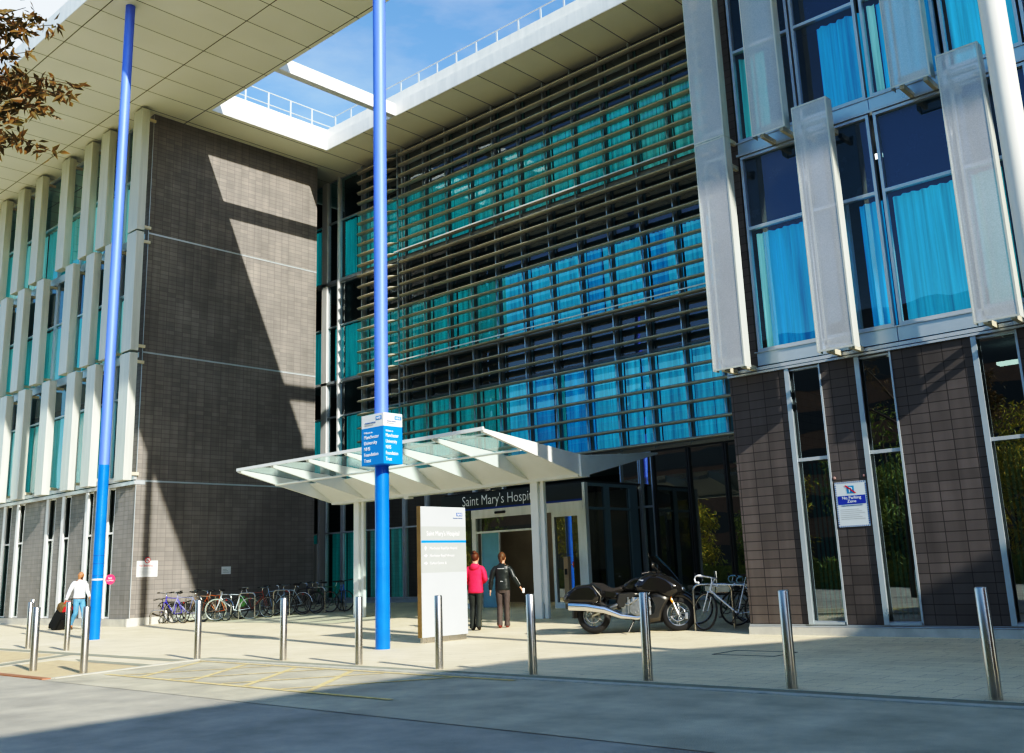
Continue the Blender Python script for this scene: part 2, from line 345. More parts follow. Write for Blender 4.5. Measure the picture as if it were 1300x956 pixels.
# yellow hatching in the bay
g = MB()
def stripe(g, x0, y0, x1, y1, w, z):
    d = Vector((x1-x0, y1-y0)).normalized(); n = Vector((-d.y, d.x))*w/2
    g.quad((x0-n.x, y0-n.y, z), (x1-n.x, y1-n.y, z), (x1+n.x, y1+n.y, z), (x0+n.x, y0+n.y, z))
for i in range(4):
    x = -14.05+i*1.33; stripe(g, x, 7.32, x-1.48, 9.12, .085, .012)
for i in range(4):
    x = -14.6+i*1.33; stripe(g, x, 7.32, x+1.1, 9.12, .085, .0125)
stripe(g, -15.7, 9.2, -8.5, 9.2, .09, .013); stripe(g, -15.0, 7.25, -8.5, 7.25, .09, .0135)
g.build('bay_hatching', M_yel, kind='structure')
# inspection cover in the paving
g = MB()
for a0 in (0, 1):
    g.box(-8.15, -7.15, 13.1+a0*.7, 13.115+a0*.7, .0, .004); g.box(-8.15+a0*1.0, -8.135+a0*1.0, 13.1, 13.8, .0, .0045)
tag(g.build('inspection_cover', M_dark), 'thin dark outline of an inspection cover set in the shaded paving', 'manhole cover')

# ------------------------------------------------------------ roof canopy over everything
roof = thing('flat_roof', 'broad white flat roof with panelled soffit and a rectangular opening', 'roof', (-20, 16, 17.65))
RO = (-20, 16, 17.65)
g = MB()
zb, zt = 17.65, 18.17
# one slab with a hole, in strips that share edges
P = [[-70,-29.4,-9.4,3.0,26], ]
def slab(x0, x1, y0, y1): g.box(x0, x1, y0, y1, zb, zt)
slab(-70, 3.0, 10.77, 16.95); slab(3.0, 26, 11.8, 16.95); slab(-70, -29.4, 16.951, 40); slab(-29.399, -9.4, 22.0, 40); slab(-9.399, 26, 16.951, 40)
g.build('soffit', M_soffit, roof, RO)
g = MB()
g.box(-29.8, -9.0, 16.70, 16.945, 18.18, 18.75)          # front upstand
g.box(-29.8, -29.56, 16.95, 22.3, 18.18, 18.62); g.box(-29.56, -9.4, 22.12, 22.4, 18.18, 18.62)
g.box(-70, 3, 10.755, 10.768, 17.66, 18.24)
g.box(-29.393, -29.385, 16.96, 21.99, 17.66, 18.175); g.box(-29.39, -9.41, 21.985, 21.997, 17.66, 18.175)
g.build('fascia', M_white, roof, RO)
for xa, xb_ in ((-25.55, -25.28), (-13.70, -13.44)):
    g = MB(); g.box(xa, xb_, 16.955, 21.98, 17.67, 18.14); g.build('cross_beam', M_white, roof, RO)
rail = thing('roof_railing', 'thin steel guard railing along the roof edge behind the opening', 'railing', (-30.3, 23, 18.2))
RL = (-30.3, 23, 18.2)
def railrun(g, a, b, n):
    for h in (19.72, 19.22): g.tube([(a[0], a[1], h), (b[0], b[1], h)], .022, 6)
for k in range(20):
    g = MB(); x = -30.18+1.015*k; g.box(x-.03, x+.03, 22.985, 23.015, 18.17, 19.72); g.build('post', M_alu, rail, RL)
for k in range(6):
    g = MB(); y = 16.82+1.02*k; g.box(-30.315, -30.285, y-.03, y+.03, 18.17, 19.72); g.build('post', M_alu, rail, RL)
g = MB(); railrun(g, (-30.3,16.8), (-30.3,23), 6); railrun(g, (-30.3,23), (-10.5,23), 20); g.build('rail', M_alu, rail, RL)

# ------------------------------------------------------------ glazing helpers (all face -Y)
def curtain(x0, x1, y, z0, z1, mat, parent, off, amp=.035, per=.16, name='curtain'):
    n = max(6, int((x1-x0)/.035)); v = []; ph = random.random()*6
    for i in range(n+1):
        x = x0+(x1-x0)*i/n
        yy = y+amp*math.sin(2*PI*x/per+ph)+amp*.6*math.sin(2*PI*x/(per*2.7)+ph*2)
        v += [(x, yy, z0), (x, yy+random.uniform(-.004,.004), z1)]
    g = MB(); g.add(v, [(2*i, 2*i+2, 2*i+3, 2*i+1) for i in range(n)], True); return g.build(name, mat, parent, off)
def window(parent, off, x0, x1, y, z0, z1, glass=None, fw=.05, fd=.07, trans=(), fmat=None, cur=None, head=None, label=None):
    """one glazed bay: frame (named window) with pane and curtain as sub-parts"""
    fmat = fmat or M_alu
    g = MB()
    g.box(x0, x0+fw, y-fd/2, y+fd/2, z0, z1); g.box(x1-fw, x1, y-fd/2, y+fd/2, z0, z1)
    g.box(x0+fw, x1-fw, y-fd/2+.002, y+fd/2, z0, z0+fw); g.box(x0+fw, x1-fw, y-fd/2+.002, y+fd/2, z1-fw, z1)
    for zt_ in trans: g.box(x0+fw, x1-fw, y-fd/2+.002, y+fd/2, zt_-.03, zt_+.03)
    w = g.build('window', fmat, parent, off)
    g = MB(); g.quad((x0+fw*.5, y+.01, z0+fw*.5), (x1-fw*.5, y+.01, z0+fw*.5), (x1-fw*.5, y+.01, z1-fw*.5), (x0+fw*.5, y+.01, z1-fw*.5))
    g.build('pane', glass or M_glass, w, off)
    for c in (cur or []): curtain(c[0], c[1], y+.22+random.uniform(0,.05), c[2], c[3], c[4], w, off)
    return w

# ================================================================ LEFT WING
LW = (-45, 15.65, 0)
lw = thing('hospital_wing', 'dark tiled hospital block with pale upright sun fins and a blank wall beside the bicycles', 'building', LW)
def clipq(g, x0, x1, z0, z1, y): g.box(x0, x1, y, y+.25, z0, z1)
FY = 15.65
# side wall facing +X
g = MB(); g.box(-31.27, -31.02, 15.65, 22.75, .0, 17.65); g.build('side_wall', M_tileA, lw, LW)
for z in (4.60, 8.92, 13.15):
    g = MB(); g.box(-31.03, -31.008, 15.655, 22.745, z-.012, z+.006); g.box(-31.03, -31.006, 15.655, 22.745, z+.034, z+.046); g.box(-31.03, -31.0195, 15.656, 22.744, z+.006, z+.034); g.build('joint_strip', M_alu, lw, LW)
g = MB(); g.box(-31.10, -30.99, 15.655, 22.7, -.02, .262+.0); g.box(-70, -31.1, 15.56, 15.64, -.02, .235); 
g.box(-31.11, -30.985, 15.545, 15.65, -.02, .25)
g.build('plinth', M_conc, lw, LW)
g = MB(); g.box(-31.035, -31.012, 15.636, 15.649, .25, 17.6); g.build('corner_trim', M_alu, lw, LW)
# front wall: ground storey piers between slim windows
gw = [(-34.50,-34.02), (-32.98,-32.42), (-36.38,-35.80), (-37.72,-37.05), (-40.42,-39.80), (-41.70,-41.05), (-44.2,-43.6), (-45.5,-44.9), (-47.6,-47.0), (-49.4,-48.8), (-51.6,-51.0), (-54,-53.4)]
gw.sort()
g = MB(); x = -70
for a, b in gw: g.box(x, a, FY, FY+.25, .24, 4.50); x = b
g.box(x, -31.28, FY, FY+.25, .24, 4.50); g.build('front_wall', M_tileA, lw, LW)
for a, b in gw:
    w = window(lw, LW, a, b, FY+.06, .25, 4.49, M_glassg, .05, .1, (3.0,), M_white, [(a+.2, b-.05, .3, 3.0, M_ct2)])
    g = MB(); g.box(a-.02, a+.19, FY-.06, FY+.0, .25, 4.49); g.build('jamb', M_white, w, LW)
g = MB(); g.box(-70, -31.0, FY-.07, FY+.3, 4.50, 4.62); g.box(-70, -31.0, FY-.10, FY-.01, 4.65, 4.76); g.build('ledge', M_alu, lw, LW)
# upper storeys
storeys = [(4.78, 8.80), (8.98, 13.02), (13.2, 17.62)]
tz = [7.53, 11.25, 15.55]
brA = pm('fin_bracket', (.72,.66,.5,1), .4, .2, .05)
for si, (z0, z1) in enumerate(storeys):
    mods = [-33.0, -34.9, -36.4, -38.3, -40.2, -41.9, -43.9, -45.7, -47.6, -49.5, -52, -55]
    x1 = -31.75
    for mi, x0 in enumerate(mods):
        cm = random.choice([M_ct, M_ct2, M_ct2, M_cw])
        cur = [(x0+.08, x1-.08, z0+.1, tz[si], cm)] if random.random() < .75 else [(x0+.08, (x0+x1)/2, z0+.1, tz[si], cm)]
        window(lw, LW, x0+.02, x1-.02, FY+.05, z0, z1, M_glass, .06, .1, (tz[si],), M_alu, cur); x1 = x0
    g = MB(); g.box(-31.75, -31.27, FY, FY+.25, z0-.02, z1); g.build('pier', M_tileA, lw, LW)
    g = MB(); g.box(-70, -31.27, FY-.01, FY+.2, z1+.0, z1+.18); g.build('spandrel', M_sil, lw, LW)
# interior box
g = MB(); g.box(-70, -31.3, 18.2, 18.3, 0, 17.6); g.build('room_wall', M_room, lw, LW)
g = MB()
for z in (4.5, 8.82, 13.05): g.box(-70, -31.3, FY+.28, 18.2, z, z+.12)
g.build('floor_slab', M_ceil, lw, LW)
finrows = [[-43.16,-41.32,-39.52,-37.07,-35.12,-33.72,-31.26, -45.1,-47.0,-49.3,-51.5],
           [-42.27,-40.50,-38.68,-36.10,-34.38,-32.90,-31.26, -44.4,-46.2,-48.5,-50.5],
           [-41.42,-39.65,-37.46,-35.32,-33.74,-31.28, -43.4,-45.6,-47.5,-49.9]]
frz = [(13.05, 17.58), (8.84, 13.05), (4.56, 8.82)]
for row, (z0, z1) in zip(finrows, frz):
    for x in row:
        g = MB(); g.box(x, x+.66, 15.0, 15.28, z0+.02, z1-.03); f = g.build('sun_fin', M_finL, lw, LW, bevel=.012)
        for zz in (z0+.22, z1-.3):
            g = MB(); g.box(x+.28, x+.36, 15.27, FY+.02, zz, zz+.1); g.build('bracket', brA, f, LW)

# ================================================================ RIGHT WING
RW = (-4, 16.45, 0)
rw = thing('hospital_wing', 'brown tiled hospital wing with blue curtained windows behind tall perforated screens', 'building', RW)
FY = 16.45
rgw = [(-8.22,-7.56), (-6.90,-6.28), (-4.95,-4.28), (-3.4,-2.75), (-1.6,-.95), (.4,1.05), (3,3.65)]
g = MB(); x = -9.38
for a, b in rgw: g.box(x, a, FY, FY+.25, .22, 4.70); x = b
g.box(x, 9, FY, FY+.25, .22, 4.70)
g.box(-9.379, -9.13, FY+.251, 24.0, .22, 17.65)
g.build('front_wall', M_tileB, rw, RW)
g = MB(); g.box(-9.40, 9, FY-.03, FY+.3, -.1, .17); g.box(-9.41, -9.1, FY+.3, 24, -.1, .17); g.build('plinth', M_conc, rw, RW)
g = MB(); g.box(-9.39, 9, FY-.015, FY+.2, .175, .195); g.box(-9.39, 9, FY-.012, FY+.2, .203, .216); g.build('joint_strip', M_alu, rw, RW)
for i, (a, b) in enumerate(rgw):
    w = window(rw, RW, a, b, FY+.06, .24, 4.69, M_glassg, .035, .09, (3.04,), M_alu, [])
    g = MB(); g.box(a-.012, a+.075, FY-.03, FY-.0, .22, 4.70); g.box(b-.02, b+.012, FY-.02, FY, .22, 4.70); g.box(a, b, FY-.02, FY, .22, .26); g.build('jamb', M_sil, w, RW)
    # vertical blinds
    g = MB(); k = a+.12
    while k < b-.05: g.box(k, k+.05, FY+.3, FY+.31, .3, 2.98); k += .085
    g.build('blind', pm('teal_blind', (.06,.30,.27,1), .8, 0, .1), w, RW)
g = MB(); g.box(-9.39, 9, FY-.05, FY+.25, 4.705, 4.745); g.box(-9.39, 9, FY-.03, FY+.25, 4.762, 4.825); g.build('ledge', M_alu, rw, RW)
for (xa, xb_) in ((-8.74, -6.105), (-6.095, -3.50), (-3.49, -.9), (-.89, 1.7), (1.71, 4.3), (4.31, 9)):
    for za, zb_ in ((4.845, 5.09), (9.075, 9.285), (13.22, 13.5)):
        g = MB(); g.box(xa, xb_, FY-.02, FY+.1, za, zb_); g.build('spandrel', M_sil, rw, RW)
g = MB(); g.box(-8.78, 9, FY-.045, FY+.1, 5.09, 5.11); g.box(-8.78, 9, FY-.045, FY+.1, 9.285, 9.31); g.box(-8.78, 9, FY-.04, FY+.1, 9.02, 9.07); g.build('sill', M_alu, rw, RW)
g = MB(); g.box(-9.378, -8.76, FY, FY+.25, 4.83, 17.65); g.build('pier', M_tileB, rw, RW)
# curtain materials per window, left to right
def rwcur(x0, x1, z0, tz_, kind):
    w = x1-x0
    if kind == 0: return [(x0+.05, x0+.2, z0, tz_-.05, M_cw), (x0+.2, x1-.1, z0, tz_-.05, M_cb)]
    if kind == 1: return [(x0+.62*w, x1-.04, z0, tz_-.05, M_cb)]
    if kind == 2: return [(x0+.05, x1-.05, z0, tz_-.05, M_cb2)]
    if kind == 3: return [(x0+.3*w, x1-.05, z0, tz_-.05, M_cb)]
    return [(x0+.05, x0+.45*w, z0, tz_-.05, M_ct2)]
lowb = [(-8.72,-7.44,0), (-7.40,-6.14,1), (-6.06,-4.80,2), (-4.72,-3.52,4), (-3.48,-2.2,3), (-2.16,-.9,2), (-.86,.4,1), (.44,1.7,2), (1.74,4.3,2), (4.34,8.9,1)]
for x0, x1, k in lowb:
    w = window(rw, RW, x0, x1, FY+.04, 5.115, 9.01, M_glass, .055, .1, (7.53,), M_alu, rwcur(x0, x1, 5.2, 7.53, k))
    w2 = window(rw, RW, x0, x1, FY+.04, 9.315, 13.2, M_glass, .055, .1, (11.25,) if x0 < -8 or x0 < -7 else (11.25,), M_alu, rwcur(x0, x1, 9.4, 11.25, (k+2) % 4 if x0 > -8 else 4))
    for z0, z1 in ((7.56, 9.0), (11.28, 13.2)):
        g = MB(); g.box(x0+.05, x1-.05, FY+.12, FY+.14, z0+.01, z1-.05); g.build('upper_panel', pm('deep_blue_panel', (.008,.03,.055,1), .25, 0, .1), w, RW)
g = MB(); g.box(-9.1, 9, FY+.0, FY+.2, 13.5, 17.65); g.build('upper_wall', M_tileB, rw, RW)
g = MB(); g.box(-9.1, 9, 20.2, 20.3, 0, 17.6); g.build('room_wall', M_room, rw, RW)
g = MB()
for z in (4.7, 9.02, 13.2): g.box(-9.1, 9, FY+.3, 20.2, z, z+.2)
g.box(-9.1, 9, FY+.28, 20.2, 0, .2)
g.build('floor_slab', M_ceil, rw, RW)
g = MB()
for x in (-6.9, -4.1, -2.5): g.box(x-.6, x+.6, 17.3, 17.45, 8.55, 8.6)
g.box(-4.9, -3.9, 17.4, 17.6, 4.35, 4.4)
g.build('ceiling_lamp', M_lamp, rw, RW)
g = MB(); g.box(-7.05, -6.93, FY+.5, FY+.62, 5.1, 9); g.build('inner_column', M_white, rw, RW)
fins = [(-9.33, 4.76, 9.26), (-9.33, 9.27, 13.8), (-7.27, 4.76, 9.32), (-4.69, 4.76, 9.32), (-2.1, 4.76, 9.32), (.5, 4.76, 9.32), (-8.09, 9.02, 13.6), (-5.46, 9.02, 13.6), (-2.85, 9.02, 13.6), (3.1, 4.76, 9.32)]
for x, z0, z1 in fins:
    W = .67; g = MB(); y0, y1 = 15.8, 16.02; e = .035
    g.quad((x+.005, y0+.004, z0+.01), (x+W-.005, y0+.004, z0+.01), (x+W-.005, y0+.004, z1-.01), (x+.005, y0+.004, z1-.01))
    g.quad((x+.005, y0, z1-.004), (x+W-.005, y0, z1-.004), (x+W-.005, y1, z1-.004), (x+.005, y1, z1-.004))
    f = g.build('perforated_screen', M_perf, rw, RW)
    g = MB()
    g.box(x+W-.006, x+W, y0, y1, z0, z1); g.box(x, x+.006, y0, y1, z0, z1)
    g.box(x+W-.03, x+W-.008, y0-.002, y0+.003, z0, z1); g.box(x, x+.02, y0-.002, y0+.003, z0, z1); g.box(x, x+W, y0-.001, y0+.004, z0, z0+.03); g.box(x, x+W, y0-.001, y0+.004, z1-.03, z1)
    g.box(x+.12, x+.15, y0+.1, y0+.14, z0+.05, z1-.25); g.box(x+.1, x+W-.1, y0+.1, y0+.16, z0+.12, z0+.2); g.box(x+.1, x+W-.1, y0+.1, y0+.16, z1-.4, z1-.34)
    g.build('edge_frame', M_finL, f, RW)
    for zz in (z0+.02, z1-.5):
        for bx_ in (x+.10, x+W-.17):
            g = MB(); g.box(bx_, bx_+.07, y1-.08, FY-.02, zz-.02, zz+.07); g.build('bracket', brA, f, RW)

# ================================================================ CENTRAL GLAZED HALL
CH = (-20, 24, 0)
ch = thing('glazed_hall', 'glass fronted hospital hall between the two tiled wings behind long horizontal louvres', 'building', CH)
FY = 24.1
cz = [(4.70, 8.88, 7.53), (8.98, 13.05, 11.25), (13.2, 17.62, 15.75)]
grid = [-27.15+1.2135*i for i in range(0, 16)]       # ... to the right wing
cols = [-33.6, -32.35, -31.2, -29.62, -28.40]+grid
cols = [c for c in cols if c < -9.2]
def ccol(x, si):
    if x < -29: return M_ct
    r = random.random()
    if si == 2: return M_ct if x < -17 else (M_ct2 if r < .4 else M_cb2)
    if si == 1: return (M_ct if x < -22.5 else (M_cb2 if r < .45 else M_cb))
    return (M_ct if x < -22.3 else (M_cb2 if r < .55 else M_cb))
for si, (z0, z1, tzz) in enumerate(cz):
    for i in range(len(cols)-1):
        x0, x1 = cols[i], cols[i+1]
        if x0 == -32.35: x0 = -32.0
        if x1 == -32.35: x1 = -32.36
        cur = []
        if x0 > -31.3:
            m = ccol(x0, si); w = x1-x0
            if random.random() < .18: cur = [(x0+.02, x0+w*.62, z0+.1, tzz, m), (x0+w*.72, x1-.02, z0+.1, tzz, random.choice([m, M_ct]))]
            else: cur = [(x0+.015, x0+w*.5, z0+.1, tzz, m), (x0+w*.5, x1-.015, z0+.1, tzz, m if random.random() < .6 else (M_cb2 if m in (M_cb, M_cb2) else M_ct2))]
        else:
            cur = [(x0+.1, x1-.1, z0+.1, tzz, M_ct)] if x0 < -32.5 or random.random() < .4 else []
        w = window(ch, CH, x0+.008, x1-.008, FY, z0, z1, M_glass, .032, .10, (tzz,), M_alu if x0 < -28 else M_hallf, cur)
        if x0 > -31.3:
            g = MB(); g.box(x0+.05, x1-.05, FY+.14, FY+.16, tzz+.06, z1-.07); g.build('upper_panel', pm('spandrel_dark', (.010,.016,.018,1), .3, 0, .1), w, CH)
g = MB(); g.box(-32.355, -32.005, FY-.1, FY+.1, .36, 17.63); g.build('corner_column', M_white, ch, CH)
g = MB()
for x in [-31.2, -29.62]: g.box(x-.045, x+.045, FY-.16, FY-.065, 4.68, 17.63)
g.build('mullion_cap', M_white, ch, CH)
g = MB()
for z in (8.93, 13.12): g.box(-33.6, -9.4, FY-.10, FY+.06, z-.05, z+.05)
g.box(-33.6, -9.4, FY-.1, FY+.06, 4.58, 4.69)
g.build('floor_band', M_alu, ch, CH)
# room interiors
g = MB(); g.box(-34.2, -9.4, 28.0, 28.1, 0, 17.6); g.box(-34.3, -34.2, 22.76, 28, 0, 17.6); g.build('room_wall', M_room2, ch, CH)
g = MB(); g.box(-34.0, -31.3, 22.76, 22.9, 0, 17.6); g.build('return_wall', M_tileA, ch, CH)
g = MB()
for z in (4.45, 8.9, 13.08): g.box(-34.2, -9.4, FY+.2, 28, z, z+.12)
g.box(-34.2, -9.4, FY+.07, 28, .3, .352)
g.build('floor_slab', M_ceil, ch, CH)
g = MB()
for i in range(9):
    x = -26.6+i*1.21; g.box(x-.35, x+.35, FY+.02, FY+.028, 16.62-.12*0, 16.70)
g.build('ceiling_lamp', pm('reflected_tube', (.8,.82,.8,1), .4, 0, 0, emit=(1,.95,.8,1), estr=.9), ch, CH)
# ground storey glazing
gcols = [-33.6, -32.36, -31.99, -30.9, -29.62, -28.4, -27.3, -26.1, -24.9, -23.7, -22.3]
for i in range(len(gcols)-1):
    x0, x1 = gcols[i], gcols[i+1]
    if x1 == -31.99: continue
    w = window(ch, CH, x0+.01, x1-.01, FY-.1, .47, 4.56, M_glassg, .07, .12, (2.97,), M_alu, [(x0+.08, x1-.08, .5, 2.95, M_ct)] if i not in (0, 6, 7) else [(x0+.5, x1-.1, .5, 2.95, M_ct)])
gcols = [-17.6, -16.88, -16.42, -15.2, -14.0, -12.78, -11.57, -10.36, -9.4]
for i in range(len(gcols)-1):
    x0, x1 = gcols[i], gcols[i+1]
    z0 = .47
    w = window(ch, CH, x0+.01, x1-.01, FY-.1, z0, 4.56, M_glassg, .045, .12, (2.97,) if i < 2 else (), M_dark if i > 1 else M_sil, [])
g = MB(); g.box(-33.6, -21.75, FY-.2, FY+.1, .33, .46); g.box(-16.9, -9.42, FY-.2, FY+.1, .33, .46); g.build('plinth', M_sil, ch, CH)
# staff door at the far left of the hall
g = MB(); g.box(-33.35, -33.27, FY-.2, FY-.165, .47, 2.6); g.box(-32.6, -32.38, FY-.2, FY-.165, .47, 2.6); g.box(-33.27, -32.6, FY-.2, FY-.165, 2.5, 2.6); g.box(-33.27, -32.6, FY-.2, FY-.165, .47, .65)
g.build('staff_door', M_white, ch, CH)

# louvre screen: separate thing hung in front of the glazing
LS = (-20, 23.7, 4.7)
ls = thing('louvre_screen', 'big screen of horizontal metal louvre blades hung in front of the glazed hall', 'louvre screen', LS)
zs = [17.22-.4375*k for k in range(0, 20)]+[8.89-.52*k for k in range(1, 9)]
prof = [(-.205,-.014), (-.14,-.05), (0,-.065), (.14,-.045), (.20,0), (.14,.03), (0,.045), (-.14,.028)]
def blade(x0, x1, z, lend, rend):
    a = math.radians(9); v = []
    def sec(x, s): return [(x, 23.72+(p[0]*math.cos(a)-p[1]*math.sin(a))*s+(1-s)*.13, z+(p[0]*math.sin(a)+p[1]*math.cos(a))*s) for p in prof]
    st = [(x0, .25 if lend else 1), (x0+.22, 1), (x1-.22, 1), (x1, .25 if rend else 1)]
    g = MB(); n = len(prof)
    for x, s in st: v += sec(x, s)
    fs = [(i*n+j, i*n+(j+1) % n, (i+1)*n+(j+1) % n, (i+1)*n+j) for i in range(3) for j in range(n)]
    g.add(v, fs, True); g.add(v[:n], [tuple(range(n))]); g.add(v[-n:], [tuple(range(n))])
    return g.build('louvre_blade', M_lou, ls, LS)
for z in zs:
    blade(-29.68, -27.33, z, True, True); blade(-27.18, -9.5, z, True, False)
for x in [-29.60, -28.4, -27.42]+grid:
    if x > -9.6: continue
    g = MB(); g.box(x-.022, x+.022, 23.88, 23.94, 4.62, 17.6)
    g.build('support_post', M_sil, ls, LS)
for x in [-29.60, -28.4, -27.42]+grid:
    if x > -9.6: continue
    for z in (4.72, 8.93, 13.12, 17.4):
        g = MB(); g.box(x-.02, x+.02, 23.941, 24.03, z-.03, z+.03); g.build('bracket', M_sil, ls, LS)
for z in (8.90, 13.13):
    g = MB(); g.box(-27.2, -9.5, 23.49, 23.53, z+.07, z+.11); g.build('trim_rail', M_white, ls, LS)

# ================================================================ ENTRANCE PORTAL
EP = (-19.3, 21.2, G(21.2)); ZG = G(21.2)
ep = thing('entrance_porch', 'glass entrance porch with sliding doors under a dark band lettered Saint Mary\'s Hospital', 'entrance', EP)
Y = 21.2; XL, XR = -22.4, -16.86
g = MB(); g.box(XL, XR, Y-.03, Y+.12, 3.10, 3.58); g.build('sign_band', pm('slate_grey_panel', (.045,.065,.075,1), .3, 0, .05), ep, EP)
g = MB(); g.box(-21.7, XR, Y-.045, Y-.032, 3.10, 3.145); g.build('blue_line', pm('royal_blue', (.01,.08,.42,1), .4), ep, EP)
text("Saint Mary's Hospital", .42, (-21.47, Y-.034, 3.235), (1,0,0), (0,0,1), M_letw, ep, EP, name='sign_lettering', bold=.004, xs=.86)
g = MB(); g.box(-21.1, XR, Y-.03, Y+.1, 2.84, 3.095); g.build('door_header', M_white, ep, EP)
g = MB(); g.bbox(-20.1, -19.7, Y-.07, Y-.032, 2.94, 3.0, .01); g.build('door_sensor', M_black, ep, EP)
g = MB()
g.box(-21.1, -20.93, Y-.02, Y+.08, ZG, 2.84); g.box(-17.98, -17.88, Y-.02, Y+.08, ZG, 2.84); g.box(-17.06, XR, Y-.02, Y+.08, ZG, 2.84)
g.box(-18.42, -18.30, Y-.02, Y+.08, ZG, 2.84)
g.box(-20.93, -18.42, Y-.02, Y+.06, 2.40, 2.46); g.box(-17.88, -17.06, Y-.02, Y+.06, ZG, ZG+.16); g.box(-17.88, -17.06, Y-.02, Y+.06, 2.70, 2.84)
g.box(-22.4, -22.3, Y, Y+.08, ZG, 3.1); g.box(-22.3, -21.1, Y-.01, Y+.06, ZG, ZG+.14)
g.box(XR+.002, XR+.10, Y-.02, Y+.12, ZG, 3.58)
g.build('door_frame', M_white, ep, EP)
for (a, b, z0, z1) in ((-20.93,-18.42,2.46,2.84), (-17.88,-17.06,ZG+.16,2.70), (-22.3,-21.1,ZG+.14,3.10)):
    g = MB(); g.quad((a, Y+.03, z0), (b, Y+.03, z0), (b, Y+.03, z1), (a, Y+.03, z1)); g.build('pane', glass_mat('porch_glass', (.35,.42,.35,1), .26) if 'porch_glass' not in MATS else MATS['porch_glass'], ep, EP)
# sliding leaf, half open, frosted
g = MB(); g.box(-20.80, -20.12, Y+.10, Y+.13, ZG+.02, 2.40)
lf = g.build('sliding_door', pm('frosted_leaf', (.24,.47,.56,1), .35, 0, .06), ep, EP)
g = MB(); g.box(-20.84, -20.80, Y+.09, Y+.14, ZG+.02, 2.4); g.box(-20.12, -20.08, Y+.09, Y+.14, ZG+.02, 2.4); g.build('frame', M_alu, lf, EP)
# side of the porch facing +X
zz = 3.58
g = MB()
for y0, y1 in ((21.33, 21.42), (22.20, 22.42), (23.38, 23.75)): g.box(XR-.1, XR, y0, y1, ZG+.02, zz)
g.box(XR-.1, XR-.005, 21.42, 23.38, 2.86, 2.93); g.box(XR-.1, XR-.005, 21.42, 23.38, ZG+.02, ZG+.12); g.box(XR-.1, XR-.003, 21.33, 23.75, 3.5, 3.6)
g.build('side_frame', pm('teal_grey_frame', (.20,.32,.37,1), .35, .2, .05), ep, EP)
g = MB(); g.quad((XR-.05,21.42,ZG+.1), (XR-.05,23.38,ZG+.1), (XR-.05,23.38,3.5), (XR-.05,21.42,3.5)); g.build('side_glass', M_glassd, ep, EP)
g = MB(); g.box(XL, XR, 21.33, 23.95, 3.585, 3.64); g.build('porch_roof', M_dark, ep, EP)
g = MB(); g.box(-22.3, XR-.2, 23.6, 23.7, ZG, 3.5); g.box(-22.35, -22.3, 21.3, 23.6, ZG, 3.5); g.build('inner_wall', pm('lobby_wall', (.34,.28,.20,1), .7, 0, .3, 1), ep, EP)
for lx in (-20.6,-19.4,-18.2):  # glowing panels added to brighten the lobby interior
    g = MB(); g.box(lx-.3, lx+.3, 22.0, 22.2, 3.40, 3.44); g.build('lobby_fill_panel', pm('lobby_fill_glow', (.9,.9,.8,1), .5, 0, 0, emit=(1,.9,.7,1), estr=9), ep, EP)
g = MB(); g.box(-19.1, -18.75, 23.57, 23.6, 1.55, 2.05); g.build('poster', pm('poster_pale', (.4,.5,.52,1), .6), ep, EP)
g = MB(); g.box(-18.6, -17.9, 23.1, 23.55, ZG, 1.25); g.build('lobby_desk', pm('lobby_dark_wood', (.06,.045,.035,1), .5), ep, EP)
# card-reader post (tan) right of the door
g = MB(); g.bbox(-17.41, -17.25, 20.93, 21.05, G(21), 1.62, .015); pst = g.build('reader_post', pm('tan_post', (.48,.36,.24,1), .5, 0, .08), None, (-17.33, 21, G(21)))
pst.location = (-17.33, 21, G(21)); tag(pst, 'slim tan post with a black button by the right of the entrance doors', 'button post')
g = MB(); g.box(-17.37, -17.29, 20.92, 20.932, 1.15, 1.3); g.build('push_button', M_black, pst, (-17.33, 21, G(21)))

# ================================================================ ENTRANCE CANOPY
CA = (-19.7, 18.78, G(18.78))
ca = thing('entrance_canopy', 'white steel and glass canopy with tapered ribs rising over the hospital entrance', 'canopy', CA)
M_can = pm('canopy_white', (.80,.82,.78,1), .35, 0, .04, 2)
def topz(y):   # upper line of ribs
    if y <= 18.78: return 3.97+(18.78-y)/(18.78-15.35)*.37
    return 3.97+(y-18.78)/(22.0-18.78)*.26
def botz(y):
    if y <= 18.78:
        t = (18.78-y)/(18.78-15.35); return 3.45+(4.27-3.45)*t
    t = (y-18.78)/(22.0-18.78); return 3.45+(4.18-3.45)*t
xr = [-24.5+1.6*i for i in range(7)]
for i, x in enumerate(xr):
    w = .05 if i not in (0, 6) else .09
    yb = 22.0 if i == 6 else 20.9
    x0 = x-w/2
    pts = [(15.36, botz(15.36)), (18.5, botz(18.5)), (18.78, 3.45), (19.0, botz(19.0)), (yb, botz(yb)), (yb, topz(yb)), (18.78, 3.97), (15.36, topz(15.36))]
    g = MB(); g.prism(pts, 'x', x0, x0+w); g.build('rib', M_can, ca, CA)
g = MB(); g.box(-24.5, -14.9, 18.60, 18.96, 3.44, 3.62); g.box(-24.5, -14.9, 18.66, 18.9, 3.62, 3.95); g.box(-14.86, -14.80, 18.62, 18.94, 3.44, 3.97); g.build('spine_beam', M_can, ca, CA)
g = MB()  # solid white lower soffit plates next to spine
g.add([(-24.46,17.75,topz(17.75)-.045),(-14.94,17.75,topz(17.75)-.045),(-14.94,18.62,3.50),(-24.46,18.62,3.50)], [(0,1,2,3)])
g.add([(-24.46,19.8,topz(19.8)-.045),(-14.94,19.8,topz(19.8)-.045),(-14.94,18.94,3.50),(-24.46,18.94,3.50)], [(0,1,2,3)])
g.build('gutter_plate', M_can, ca, CA)
